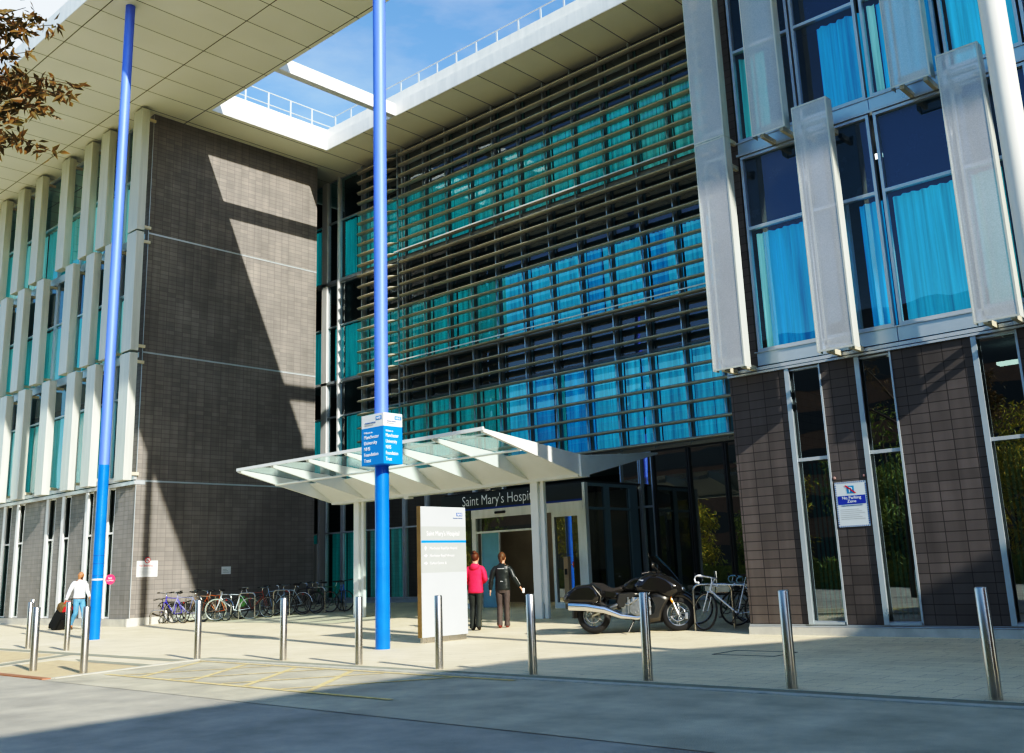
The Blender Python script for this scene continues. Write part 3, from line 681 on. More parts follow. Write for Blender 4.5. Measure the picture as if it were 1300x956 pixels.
g = MB(); g.box(-24.55, -14.85, 15.32, 15.37, 4.30, 4.38); g.build('front_edge', M_can, ca, CA)
g = MB(); g.tube([(-24.5,16.6,3.96),(-14.9,16.6,3.96)], .03, 8); g.build('purlin', M_can, ca, CA)
for i in range(6):
    x0, x1 = xr[i]+.03, xr[i+1]-.03
    g = MB(); g.add([(x0,15.38,topz(15.38)+.012),(x1,15.38,topz(15.38)+.012),(x1,18.66,topz(18.66)+.012),(x0,18.66,topz(18.66)+.012)], [(0,1,2,3)])
    g.add([(x0,18.9,topz(18.9)+.012),(x1,18.9,topz(18.9)+.012),(x1,20.85,topz(20.85)+.012),(x0,20.85,topz(20.85)+.012)], [(0,1,2,3)])
    g.build('glass_panel', M_glassr, ca, CA)
for x in (-16.40, -23.42):
    g = MB(); g.box(x-.12, x+.12, 18.68, 18.88, G(18.8)-.02, 3.45); g.box(x+.16, x+.27, 18.74, 18.84, G(18.8)-.02, 3.45); g.box(x+.12, x+.16, 18.76, 18.82, .5, 3.4)
    g.build('column', M_can, ca, CA, bevel=.008)
g = MB(); g.bbox(-21.2, -21.0, 18.6, 18.8, 3.37, 3.44, .01); g.build('camera_box', M_signw, ca, CA)

# ================================================================ POLES
def pole(name, label, x, y, r, ztop, lower, zj, mu, ml, rings=True):
    o = thing(name, label, 'pole', (x, y, 0)); O = (x, y, 0)
    if lower:
        g = MB(); g.cyl((x, y), r, -.02, zj, 28); g.build('lower_shaft', ml, o, O)
        g = MB(); g.cyl((x, y), r-.003, zj, ztop, 28); g.build('upper_shaft', mu, o, O)
    else:
        g = MB(); g.cyl((x, y), r, -.02, ztop, 28); g.build('shaft', mu, o, O)
    if rings:
        g = MB()
        for z in (1.55, 1.85, 2.05): g.tube([(x,y,z-.006),(x,y,z+.006)], r+.003, 28)
        g.build('joint_ring', M_navy, o, O)
    return o
p1 = pole('roof_pole', 'tall blue roof pole next to the man in the white shirt', -25.16, 11.79, .135, 17.66, True, 4.35, M_poleB, M_poleA)
p2 = pole('roof_pole', 'tall blue roof pole carrying the blue and white trust sign', -14.46, 12.15, .135, 17.66, True, 3.60, M_poleB, M_poleA, False)
p3 = pole('roof_pole', 'cream coloured roof pole at the upper right in front of the windows', -2.86, 12.15, .15, 17.66, False, 0, M_polec, M_polec, False)
g = MB(); g.tube([(-25.16,11.79,1.44),(-25.16,11.79,1.48)], .139, 28); g.build('white_band', M_signw, p1, (-25.16,11.79,0))
sd = thing('pole_disc', 'small round pink notice fixed to the side of the left blue pole', 'notice', (-24.86, 11.98, 1.45))
g = MB(); g.disc((-24.86,11.98,1.45), (.67,-.74,0), .125, .01, 28); g.build('disc', pm('pink_red', (.80,.06,.16,1), .5), sd, (-24.86,11.98,1.45))
g = MB(); g.box(-25.0,-24.95,11.93,11.96,1.42,1.48); g.build('bracket', M_steel, sd, (-24.86,11.98,1.45))
un = Vector((.74,.67,0)); nn = Vector((.67,-.74,0))
for i, s_ in enumerate(("NO", "STOPPING")):
    text(s_, .06 if i == 0 else .038, Vector((-24.86,11.98,1.46-i*.05))+nn*.008, un, (0,0,1), M_letw, sd, (-24.86,11.98,1.45), 'CENTER', bold=.001)

# trust sign around the middle pole
SG = (-14.38, 12.09, 3.32)
sg = thing('trust_sign', 'blue and white box sign of the Manchester University trust round the middle pole', 'sign', SG)
x0, x1, y0, y1 = -14.70, -14.06, 11.86, 12.32
g = MB(); g.box(x0, x1, y0, y1, 3.32, 4.02); g.build('blue_panel', M_blue, sg, SG)
g = MB(); g.box(x0, x1, y0, y1, 4.022, 4.27); g.build('white_panel', M_signw, sg, SG)
lines = [("Welcome to", .052, 3.915), ("Manchester", .098, 3.815), ("University", .098, 3.705), ("NHS", .098, 3.595), ("Foundation", .098, 3.485), ("Trust", .098, 3.375)]
for s_, sz, z in lines:
    text(s_, sz, (x0+.07, y0-.003, z), (1,0,0), (0,0,1), M_letw, sg, SG, bold=.003, xs=.95)
    text(s_, sz, (x1+.003, y0+.05, z), (0,1,0), (0,0,1), M_letw, sg, SG, bold=.003, xs=.68)
for (o_, u_) in (((x1-.22, y0-.004, 4.16), (1,0,0)), ((x1+.004, y1-.19, 4.16), (0,1,0))):
    u_ = Vector(u_); o_ = Vector(o_); g = MB(); e = o_+u_*.17; n_ = Vector((0,-.002,0)) if u_.x else Vector((.002,0,0))
    g.add([o_+Vector((0,0,-.012))-n_*.4, e+Vector((0,0,-.012))-n_*.4, e+Vector((0,0,.06))-n_*.4, o_+Vector((0,0,.06))-n_*.4], [(0,1,2,3)]); g.build('logo_plate', M_blue, sg, SG)
    text("NHS", .062, o_+u_*.015+n_, u_, (0,0,1), M_letw, sg, SG, shear=.3, bold=.002)
    text("Manchester University", .034, o_-u_*(.31 if u_.x else .19)+Vector((0,0,-.055))+n_, u_, (0,0,1), M_navy, sg, SG, xs=1 if u_.x else .7)
    text("NHS Foundation Trust", .026, o_-u_*(.31 if u_.x else .19)+Vector((0,0,-.09))+n_, u_, (0,0,1), M_signg, sg, SG, xs=1 if u_.x else .7)

# ================================================================ TOTEM SIGN
TS = (-14.8, 14.0, 0)
ts = thing('totem_sign', 'white and grey freestanding hospital direction sign with a bright blue stripe', 'sign', TS)
xa, xb_, ya, yb = -14.83, -14.72, 13.36, 14.60
g = MB(); g.box(xa+.02, xb_-.02, ya+.03, yb-.03, -.01, .10); g.build('base', M_steel, ts, TS)
g = MB(); g.box(xa, xb_, ya, yb, .10, 2.61); g.build('panel', M_totw, ts, TS, bevel=.006)
g = MB(); g.box(xa-.006, xb_-.01, ya-.012, ya-.001, .10, 2.62); g.build('edge_strip', M_bronze, ts, TS)
X = xb_+.002
def face(z0, z1, m, nm, e=0.0): 
    g = MB(); g.box(xb_-.01, X+e, ya+.004, yb-.004, z0, z1); g.build(nm, m, ts, TS)
face(1.32, 2.22, M_signg, 'grey_band'); face(1.90, 1.945, M_blue, 'blue_stripe', .002)
text("Saint Mary's Hospital", .125, (X+.004, ya+.14, 2.04), (0,1,0), (0,0,1), M_letw, ts, TS, bold=.0005, xs=.86)
for i, s_ in enumerate(("Manchester Royal Eye Hospital", "Manchester Royal Infirmary", "Carlton Centre  &")):
    text(s_, .07, (X+.004, ya+.22, 1.77-i*.145), (0,1,0), (0,0,1), M_letw, ts, TS, bold=.0004, xs=.86)
    g = MB(); zc = 1.79-i*.145; yc = ya+.11
    if i == 0: g.add([(X+.004,yc-.035,zc),(X+.004,yc+.035,zc),(X+.004,yc,zc+.05)], [(0,1,2)]); g.box(X,X+.004,yc-.01,yc+.01,zc-.035,zc)
    else: g.add([(X+.004,yc,zc-.03),(X+.004,yc+.05,zc+.005),(X+.004,yc,zc+.04)], [(0,1,2)]); g.box(X,X+.004,yc-.04,yc,zc-.005,zc+.015)
    g.build('arrow', M_letw, ts, TS)
g = MB(); g.box(xb_-.01, X+.001, yb-.26, yb-.09, 2.43, 2.50); g.build('logo_plate', M_navy, ts, TS)
text("NHS", .07, (X+.004, yb-.25, 2.44), (0,1,0), (0,0,1), M_letw, ts, TS, shear=.3, bold=.001)
text("Manchester University", .03, (X+.004, yb-.09, 2.38), (0,1,0), (0,0,1), M_navy, ts, TS, 'RIGHT', bold=.0006)

# ================================================================ WALL NOTICES
NS = (-31.0, 16.15, 1.8)
ns_ = thing('smoking_notice', 'white no smoking notice with a red ringed symbol on the sunlit tiled wall', 'notice', NS)
g = MB(); g.box(-31.019, -31.0, 15.80, 16.52, 1.53, 2.04); g.build('board', M_signw, ns_, NS)
X = -31.0+.002
g = MB(); g.disc((X, 16.16, 2.06), (1,0,0), .095, .006); g.build('symbol_disc', M_signw, ns_, NS)
g = MB(); g.ring((X+.004,16.16,2.06), (1,0,0), .085, .012, 24, 4); a = .06; g.tube([(X+.006,16.16-a,2.06+a),(X+.006,16.16+a,2.06-a)], .009, 4); g.build('red_ring', M_red, ns_, NS)
g = MB(); g.box(X+.002,X+.005,16.11,16.21,2.05,2.07); g.build('cigarette', M_black, ns_, NS)
text("No Smoking", .095, (X, 15.87, 1.86), (0,1,0), (0,0,1), M_red, ns_, NS, bold=.002)
g = MB()
for i in range(5): g.box(X-.002, X, 15.86, 16.36-.05*(i % 2), 1.62+i*.042, 1.630+i*.042)
g.build('fine_print', pm('fine_print_grey', (.35,.38,.38,1), .6), ns_, NS)
NT = (-31.0, 19.05, 1.67)
nt_ = thing('wall_notice', 'small blank looking white notice on the shaded tiled wall above the bicycles', 'notice', NT)
g = MB(); g.box(-31.019, -31.003, 18.88, 19.24, 1.54, 1.80); g.build('board', M_signw, nt_, NT)
g = MB()
for i in range(3): g.box(-31.003, -31.0, 18.93, 19.18-.05*i, 1.60+i*.05, 1.612+i*.05)
g.build('fine_print', MATS['fine_print_grey'], nt_, NT)
# No Parking Zone
NP = (-7.24, 16.4, 2.2)
np_ = thing('no_parking_sign', 'white No Parking Zone sign with crossed out symbol on the brown tiled pier', 'sign', NP)
x0, x1, z0, z1, Y = -7.51, -6.95, 1.82, 2.58, 16.435
g = MB(); g.box(x0, x1, Y, 16.45, z0, z1); g.build('board', pm('notice_pale', (.70,.76,.76,1), .4, 0, .03), np_, NP)
bd = [MB(), MB(), MB(), MB()]; s = .036
n1 = int((x1-x0)/s); 
for i in range(n1):
    xx = x0+.004+i*s
    bd[0].add([(xx,Y-.002,z0+.004),(xx+.018,Y-.002,z0+.004),(xx+.026,Y-.002,z0+.024),(xx+.008,Y-.002,z0+.024)], [(0,1,2,3)]); bd[1].add([(xx,Y-.002,z1-.024),(xx+.018,Y-.002,z1-.024),(xx+.026,Y-.002,z1-.004),(xx+.008,Y-.002,z1-.004)], [(0,1,2,3)])
n2 = int((z1-z0)/s)
for i in range(1, n2-1):
    zz = z0+.004+i*s
    for b_i, xx in ((2, x0+.004), (3, x1-.024)): bd[b_i].add([(xx,Y-.002,zz),(xx,Y-.002,zz+.018),(xx+.02,Y-.002,zz+.026),(xx+.02,Y-.002,zz+.008)], [(0,1,2,3)])
for b_ in bd: b_.build('striped_border', M_navy, np_, NP)
g = MB(); g.box(x0+.035, x1-.035, Y-.003, Y-.001, 2.20, 2.345); g.build('blue_band', pm('band_blue', (.03,.07,.38,1), .45), np_, NP)
text("No Parking", .075, (-7.23, Y-.004, 2.285), (1,0,0), (0,0,1), M_letw, np_, NP, 'CENTER', bold=.0015)
text("Zone", .075, (-7.23, Y-.004, 2.225), (1,0,0), (0,0,1), M_letw, np_, NP, 'CENTER', bold=.0015)
g = MB(); g.box(-7.30, -7.17, Y-.003, Y-.001, 2.38, 2.51); g.build('symbol_plate', pm('symbol_blue', (.03,.28,.55,1), .45), np_, NP)
text("P", .13, (-7.235, Y-.004, 2.40), (1,0,0), (0,0,1), M_letw, np_, NP, 'CENTER', bold=.003)
g = MB(); g.add([(-7.335,Y-.006,2.515),(-7.31,Y-.006,2.525),(-7.135,Y-.006,2.385),(-7.155,Y-.006,2.375)], [(0,1,2,3)]); g.build('red_slash', M_red, np_, NP)
text("Parking on this forecourt is not permitted", .022, (-7.23, Y-.004, 2.175), (1,0,0), (0,0,1), M_navy, np_, NP, 'CENTER')
g = MB()
for i in range(6): g.box(x0+.06, x1-.07-.05*(i % 3), Y-.002, Y, 1.95+i*.032, 1.955+i*.032)
g.build('fine_print', MATS['fine_print_grey'], np_, NP)
g = MB()
for x in (-7.50, -6.97): g.ball((x, 16.44, 2.66), .028, .012, .028, 6, 8)
g.build('fixing_cap', pm('dusty_pink', (.4,.25,.22,1), .7), np_, NP)

# ================================================================ BOLLARDS
BP = [(-23.50,9.52,'steel bollard in the rear row farthest left on the plaza'), (-17.06,7.02,'steel bollard at the lower left corner standing nearest the road edge'),
      (-21.66,9.57,'steel bollard standing in front of the walking man\'s suitcase side'), (-15.67,7.21,'steel bollard in front of the left blue pole with its base on buff paving'),
      (-16.13,9.40,'steel bollard at the kerb corner in front of the purple bicycle'), (-14.34,9.92,'steel bollard in front of the shaded row of dark bicycles'),
      (-12.37,9.92,'steel bollard just left of the middle blue pole'), (-10.60,9.93,'steel bollard in front of the white totem sign'),
      (-8.84,9.92,'steel bollard right of the two walking women'), (-7.06,9.93,'steel bollard in front of the black motorcycle'),
      (-5.24,9.93,'steel bollard in front of the brown tiled wing near its corner'), (-3.22,9.93,'steel bollard at the far right of the frame'),
      (-30.2,12.3,'steel bollard cut off by the left frame edge')]
bm0 = None
for i, (x, y, lb) in enumerate(BP):
    if bm0 is None:
        g = MB(); r = .057
        g.tube([(0,0,-.02),(0,0,.985),(0,0,.997),(0,0,1.0)], [r, r, r-.006, r-.016], 24)
        b = g.build('steel_bollard', M_steel); bm0 = b
    else:
        b = bm0.copy(); C.objects.link(b)
    b.location = (x, y, 0); b.rotation_euler = (math.radians(random.uniform(-.5,.5)), math.radians(random.uniform(-.5,.5)), i)
    tag(b, lb, 'bollard', 'steel bollards along the forecourt')

# ================================================================ BICYCLES
M_tyre = pm('tyre_rubber', (.03,.03,.03,1), .7, 0, .2, 8)
M_rim = pm('rim_alloy', (.55,.56,.56,1), .35, .8, .1)
M_sad = pm('saddle_black', (.02,.02,.022,1), .5, 0, .1)
M_chr = pm('chrome', (.75,.75,.75,1), .12, 1, .05)
def bicycle(label, x, y, yaw, fcol, drop=False, steer=0.0, bag=None, mud=False, saddlem=None, guards=False, tyrem=None, lean=0.0, size=1.0, barm=None):
    o = thing('bicycle', label, 'bicycle', (x, y, G(y)), 0, 'bicycles locked to the racks'); o.rotation_euler = (lean, 0, yaw); o.scale = (size,)*3
    fm = pm('paint_%d_%d_%d' % tuple(int(c*255) for c in fcol[:3]), fcol, .3, .1, .05, 4, coat=.5)
    r = .335; wb = .51; tm = tyrem or M_tyre
    RW_ = Vector((-wb, 0, r)); BB = Vector((-.06, 0, .28)); HT = Vector((.36, 0, .83)); HB = Vector((.395, 0, .69)); ST = Vector((-.22, 0, .80)); FW = Vector((wb+.02, 0, r))
    def wheel(c, parent, ax):
        g = MB(); g.ring(c, ax, r-.03, .011, 30, 5)
        u = Vector((0,0,1)); v = Vector(ax).cross(u)
        for k in range(14):
            t = 2*PI*k/14; d = u*math.cos(t)+v*math.sin(t); g.tube([c+Vector(ax)*(.02 if k % 2 else -.02), c+d*(r-.03)], .0018, 3, cap=False)
        g.tube([c-Vector(ax)*.045, c+Vector(ax)*.045], .016, 8)
        w = g.build('wheel', M_rim, parent)
        g = MB(); g.ring(c, ax, r-.016, .017, 32, 8); g.build('tyre', tm, w)
    wheel(RW_, o, (0,1,0))
    g = MB()
    g.tube([BB, ST], .016, 8); g.tube([ST+Vector((.015,0,-.03)), HT+Vector((0,0,-.03))], .015, 8); g.tube([BB, HB], .019, 8); g.tube([HT+Vector((-.01,0,.02)), HB], .02, 8)
    for s_ in (-1, 1): g.tube([BB, RW_+Vector((0,.055*s_,0))], .010, 6); g.tube([ST+Vector((0,0,-.05)), RW_+Vector((0,.055*s_,0))], .009, 6)
    g.build('frame', fm, o)
    # steered front: rotate points round steering axis
    ax = (HT-HB).normalized(); Q = Matrix.Rotation(steer, 3, ax)
    R_ = lambda p: HB+Q @ (Vector(p)-HB)
    axw = tuple(Q @ Vector((0,1,0)))
    g = MB()
    for s_ in (-1, 1): g.tube([R_(HB+Vector((.01,.045*s_,-.03))), R_(HB+Vector((.05,.05*s_,-.16))), R_(FW+Vector((0,.05*s_,0)))], [.014,.012,.009], 6)
    g.tube([R_(HB+Vector((.01,-.05,-.03))), R_(HB+Vector((.01,.05,-.03)))], .014, 6)
    g.build('fork', fm, o)
    wheel_c = R_(FW)
    g = MB(); g.ring(wheel_c, axw, r-.03, .011, 30, 5); u = Vector((0,0,1)); v = Vector(axw).cross(u).normalized(); u = v.cross(Vector(axw))
    for k in range(14):
        t = 2*PI*k/14; d = u*math.cos(t)+v*math.sin(t); g.tube([wheel_c+Vector(axw)*(.02 if k % 2 else -.02), wheel_c+d*(r-.03)], .0018, 3, cap=False)
    g.tube([wheel_c-Vector(axw)*.045, wheel_c+Vector(axw)*.045], .016, 8)
    w = g.build('wheel', M_rim, o); g = MB(); g.ring(wheel_c, axw, r-.016, .017, 32, 8); g.build('tyre', tm, w)
    st = HT+Vector((.0,0,.09)); g = MB(); bmx = barm or M_chr
    g.tube([R_(HT), R_(st), R_(st+Vector((.09,0,.015)))], .013, 6); c = st+Vector((.09,0,.015))
    if drop:
        for s_ in (-1, 1):
            g.tube([R_(c), R_(c+Vector((0,.19*s_,0))), R_(c+Vector((.03,.21*s_,0))), R_(c+Vector((.10,.215*s_,-.01))), R_(c+Vector((.125,.215*s_,-.06))), R_(c+Vector((.09,.22*s_,-.12))), R_(c+Vector((0,.22*s_,-.13)))], .016, 7)
    else:
        for s_ in (-1, 1): g.tube([R_(c), R_(c+Vector((.0,.12*s_,.02))), R_(c+Vector((-.04,.30*s_,.03)))], .013, 6)
    hb = g.build('handlebar', bmx, o)
    g = MB()
    if not drop:
        for s_ in (-1, 1): g.tube([R_(c+Vector((-.03,.22*s_,.028))), R_(c+Vector((-.042,.32*s_,.031)))], .018, 7)
    else:
        for s_ in (-1, 1): g.tube([R_(c+Vector((.09,.215*s_,.0))), R_(c+Vector((.13,.215*s_,.05)))], .014, 6); g.tube([R_(c+Vector((.13,.215*s_,.0))), R_(c+Vector((.14,.215*s_,-.12)))], .006, 4)
    g.build('grip', M_sad, hb)
    sp = ST+(ST-BB).normalized()*.14
    g = MB(); g.tube([ST, sp], .012, 6); g.build('seat_post', M_chr, o)
    g = MB(); g.pillow([(-.14,.0),(-.13,.03),(-.05,.035),(.10,.02),(.14,.005),(.05,-.015),(-.08,-.02)], [-.06,-.045,0,.045,.06], [.5,.12,0,.12,.5])
    for i_, v_ in enumerate(g.v):
        k_ = 1.0 if v_[0] < -.02 else max(.3, 1-(v_[0]+.02)*4.5); g.v[i_] = (v_[0]+sp.x, v_[1]*1.25*k_, v_[2]+sp.z)
    g.build('saddle', saddlem or M_sad, o)
    g = MB(); g.ring(BB+Vector((0,.05,0)), (0,1,0), .085, .006, 20, 4); g.tube([BB+Vector((0,-.07,0)), BB+Vector((0,.07,0))], .018, 8)
    g.tube([BB+Vector((0,.07,0)), BB+Vector((.11,.075,-.13))], .009, 5); g.tube([BB+Vector((0,-.07,0)), BB+Vector((-.11,-.075,.13))], .009, 5)
    for s_ in (1, -1): g.box(BB.x+.11*s_-.04, BB.x+.11*s_+.04, .08*s_, .16*s_, BB.z-.145*s_-.006, BB.z-.145*s_+.012)
    for dz in (.05, -.05): g.tube([BB+Vector((0,.052,dz*1.6)), RW_+Vector((0,.052,dz*.7))], .004, 4)
    g.build('crankset', M_dark, o)
    if guards:
        g = MB()
        for cc in (RW_, ):
            g.tube([cc+Vector((math.cos(t), 0, math.sin(t)))*(r+.025) for t in [math.radians(a) for a in range(20, 190, 17)]], .016, 5)
        g.build('mudguard', M_chr, o)
    if bag:
        g = MB(); g.ball((-.46,.10,.52), .20, .10, .19, 9, 12); 
        for i_, v_ in enumerate(g.v):
            nz = noise.noise(Vector(v_)*9)*.035; g.v[i_] = (v_[0]+nz, v_[1]+nz, v_[2]+nz*1.3)
        b = g.build('pannier_bag', bag, o)
    g = MB(); g.box(-.545,-.52,-.02,.02,.62,.66) if not mud else g.tube([RW_+Vector((-.02,0,.34)), RW_+Vector((-.28,0,.42))], .02, 5)
    g.build('rear_reflector', pm('reflector_red', (.7,.02,.02,1), .3), o)
    return o
def hoop(label, x, y, yaw, w=.72, h=.80):
    g = MB(); r = .12; pts = [(-w/2,0,-.02), (-w/2,0,h-r)]
    pts += [(-w/2+r-r*math.cos(t), 0, h-r+r*math.sin(t)) for t in [PI/8*k for k in range(1,5)]]
    pts += [(w/2-r+r*math.sin(t), 0, h-r+r*math.cos(t)) for t in [PI/8*k for k in range(0,5)]]+[(w/2,0,-.02)]
    g.tube(pts, .025, 10); o = g.build('cycle_stand', M_steel); o.location = (x, y, G(y)); o.rotation_euler = (0,0,yaw)
    tag(o, label, 'bike rack', 'steel hoop cycle stands'); return o
green = pm('pale_green_cloth', (.30,.62,.22,1), .7, 0, .35, 14)
M_tan = pm('tan_saddle', (.60,.55,.45,1), .5)
pale_t = pm('grey_tyre', (.42,.45,.38,1), .7, 0, .1)
R_ = math.radians
# front wheels point away from the camera side: yaw in degrees of the +X (forward) axis
bl = [(-30.25,16.72,188,(.12,.10,.55,1),dict(), 'purple framed bicycle at the sunny near end of the rack'),
      (-29.72,16.92,205,(.35,.36,.55,1),dict(), 'silver and blue mountain bicycle next to the purple one in sunlight'),
      (-29.35,17.30,198,(.45,.30,.22,1),dict(steer=.3), 'bronze framed bicycle half lit behind the first hoop'),
      (-29.00,17.45,190,(.65,.18,.04,1),dict(guards=True), 'orange framed bicycle with mudguard by the shadow edge'),
      (-28.45,17.78,235,(.72,.76,.80,1),dict(tyrem=pale_t, drop=False), 'light silver bicycle with grey tyres and white handlebar'),
      (-28.10,18.30,22,(.30,.08,.06,1),dict(saddlem=M_tan, bag=green), 'bicycle with a pale saddle and a green cover over its rear wheel'),
      (-27.95,18.95,20,(.35,.45,.55,1),dict(), 'grey blue bicycle leaning behind the green covered one'),
      (-27.60,19.25,205,(.55,.60,.62,1),dict(guards=True, steer=.4), 'black bicycle with a round mirror like front lamp'),
      (-27.35,19.65,15,(.03,.03,.035,1),dict(mud=True), 'plain black bicycle with a red rear lamp'),
      (-27.10,20.00,200,(.04,.05,.10,1),dict(), 'dark navy bicycle in the shade near the glass corner'),
      (-26.85,20.35,210,(.03,.22,.10,1),dict(), 'green and black bicycle beside the bright blue one'),
      (-26.35,20.45,330,(.02,.25,.62,1),dict(steer=-.3, barm=M_sad), 'bright blue bicycle at the far end of the rack')]
for x, y, a, c, kw, lb in bl:
    bicycle(lb, x, y, R_(a), c, lean=R_(random.uniform(-4,4)), **kw)
for i, (x, y, lb) in enumerate([(-30.75,16.5,'hoop cycle stand nearest the sunlit corner of the tiled wall'), (-29.6,17.05,'hoop cycle stand behind the purple bicycle'), (-28.75,17.6,'hoop cycle stand beside the orange bicycle'),
                     (-28.1,18.05,'hoop cycle stand in front of the green covered bicycle'), (-27.6,19.0,'hoop cycle stand in front of the black bicycles'), (-26.95,19.9,'hoop cycle stand nearest the bright blue bicycle')]):
    hoop(lb, x, y, R_(200 if i else 230), .62 if i else .5, .8 if i else .42)
bicycle('white road bicycle with red trim and drop handlebar beside the motorcycle', -10.02, 17.02, R_(208), (.72,.76,.82,1), drop=True, steer=R_(-48), barm=M_letw, size=1.06)
bicycle('dark road bicycle with pale blue handlebar tape behind the white one', -9.85, 17.85, R_(215), (.03,.03,.04,1), drop=True, steer=.3, barm=pm('pale_blue_tape', (.35,.62,.68,1), .6))
bicycle('black bicycle with a red saddle cover farthest back on the right', -10.1, 18.7, R_(205), (.04,.04,.04,1), saddlem=M_red, mud=True)
bicycle('dark green bicycle parked behind the front wheel of the motorcycle', -10.85, 18.0, R_(210), (.02,.10,.05,1), saddlem=M_sad)
bicycle('black bicycle with a red rear lamp close to the glass behind the road bikes', -9.95, 19.6, R_(200), (.03,.03,.035,1), mud=True)
for i_, (hx, hy) in enumerate([(-10.05,18.25), (-9.75,18.75)]):
    g = MB(); g.ball((0,0,0), .13, .10, .085, 8, 14)
    h_ = g.build('cycle_helmet', M_red); h_.location = (hx, hy, G(hy)+1.03); tag(h_, ['red cycle helmet hung on the bikes nearer the white bicycle','red cycle helmet hung on the bikes nearer the brown wall'][i_], 'helmet')
hoop('hoop cycle stand between the motorcycle and the white bicycle', -10.50, 17.08, R_(40), .74, .84)
hoop('hoop cycle stand behind the white road bicycle', -9.95, 17.6, R_(40), .74, .82)

